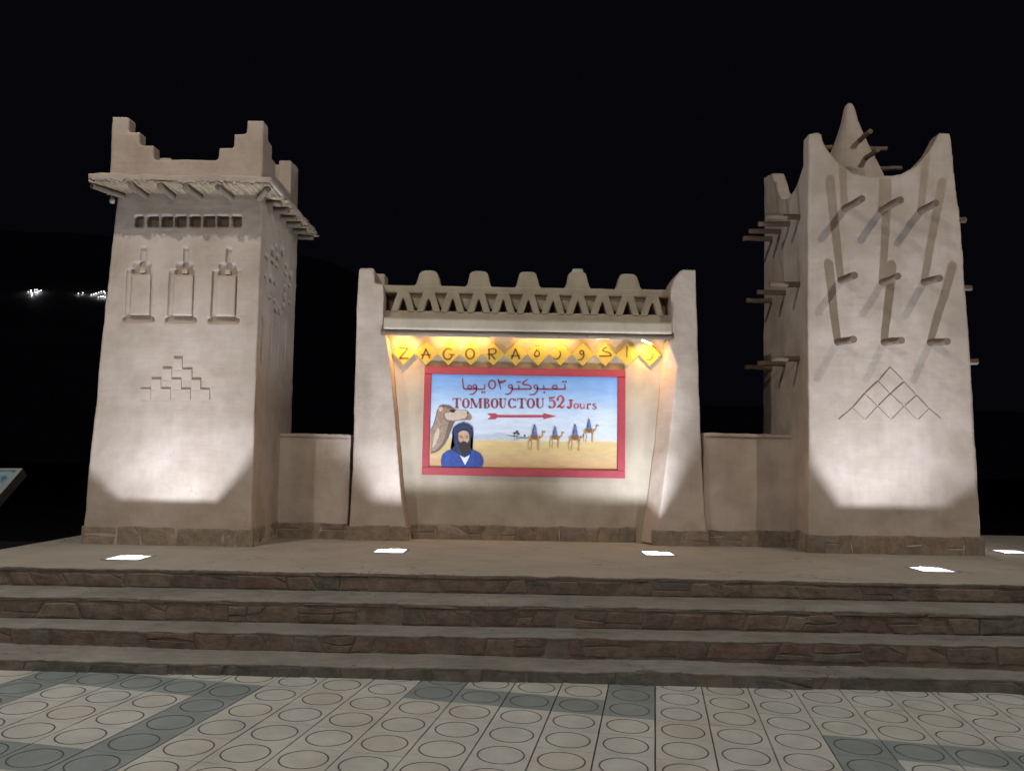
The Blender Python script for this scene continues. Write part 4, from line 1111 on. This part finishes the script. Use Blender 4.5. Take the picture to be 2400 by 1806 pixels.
# ================================================================== FAR HILL WITH ROAD LAMPS
HY = 420.0
def hill_z(x, y):
    base = (y - 210) * .435
    fall = 1.0 / (1.0 + math.exp((x + 60) / 60.0)) * .75 + .25
    n = 10 * noise.noise(Vector((x * .006, y * .006, 1))) + 2.0 * noise.noise(Vector((x * .03, y * .03, 4)))
    return max(-1.4, base * fall + n * min(1, max(0, (y - 240) / 120)))
bm = bmesh.new(); nx, ny = 150, 70
g = [[bm.verts.new((-900 + 1500 * i / nx, 200 + 420 * j / ny, hill_z(-900 + 1500 * i / nx, 200 + 420 * j / ny) - (0.6))) for i in range(nx + 1)] for j in range(ny + 1)]
for j in range(ny):
    for i in range(nx):
        bm.faces.new((g[j][i], g[j][i + 1], g[j + 1][i + 1], g[j + 1][i]))
tag(obj('hill', bm, worn('dry_hill', (.40, .36, .32), .3, .3), None, True), kind='structure')
def hill_hit(u, v):
    d = ray(u, v); t = 230 / d.y
    while t * d.y < 610:
        q = Vector((d.x * t, d.y * t, CAMH + d.z * t))
        if q.z < hill_z(q.x, q.y) - .6: return q
        t += .4
    return Vector((d.x * HY / d.y, HY, CAMH + d.z * HY / d.y))
LA = [(490, 250), (535, 225), (560, 270), (600, 215), (640, 215), (675, 237), (710, 225), (610, 258), (550, 305), (640, 262), (535, 250)]
LBs = [(1355, 278), (1430, 268), (1580, 300), (1620, 290), (1662, 275), (1705, 262), (1750, 245), (1795, 240), (1700, 338), (1742, 332), (1780, 330), (1818, 338), (1815, 268)]
for k, (a, b) in enumerate(LA + LBs):
    u, v = ch((a, b + 34)); g0 = hill_hit(u, v)
    hp = Vector((ray(*ch((a, b))))); t = g0.y / hp.y; top = Vector((hp.x * t, g0.y, CAMH + hp.z * t))
    lab = 'tiny white road lamp in the tight cluster on the far hillside' if k < len(LA) else 'tiny white road lamp in the row on the hillside beside the stepped tower'
    j = k - len(LA)
    if j in (0, 1): lab = ('left', 'right')[j] + ' lamp of the separate pair on the far hillside beside the stepped tower'
    elif 8 <= j <= 11: lab = 'tiny white road lamp in the lower short row touching the stepped tower outline'
    elif j >= 2: lab = 'tiny white road lamp in the rising upper row on the far hillside'
    root = empty('hillside_lamp', g0, lab, 'street lamp', 'lamps in the far hillside cluster' if k < len(LA) else 'lamps in the far hillside row')
    bm = bmesh.new(); cyl(bm, g0 - Vector((0, 0, 1)), top, .09, .06, 6); obj('pole', bm, M_POLE, root)
    bm = bmesh.new(); r = random.uniform(.16, .24)
    lathe(bm, (top.x, top.y), [(r * .3, top.z - r), (r * .85, top.z - r * .6), (r, top.z), (r * .8, top.z + r * .6), (r * .3, top.z + r)], 10); obj('globe', bm, M_HILLBULB, root, True)
    L = bpy.data.lights.new('road_light', 'POINT'); L.energy = 45 * random.uniform(.4, 1.3); L.color = (.88, .92, 1); L.shadow_soft_size = .1
    o = bpy.data.objects.new('lamp_light', L); COL.objects.link(o); o.parent = root; o.location = top - g0 - Vector((0, 0, .7))
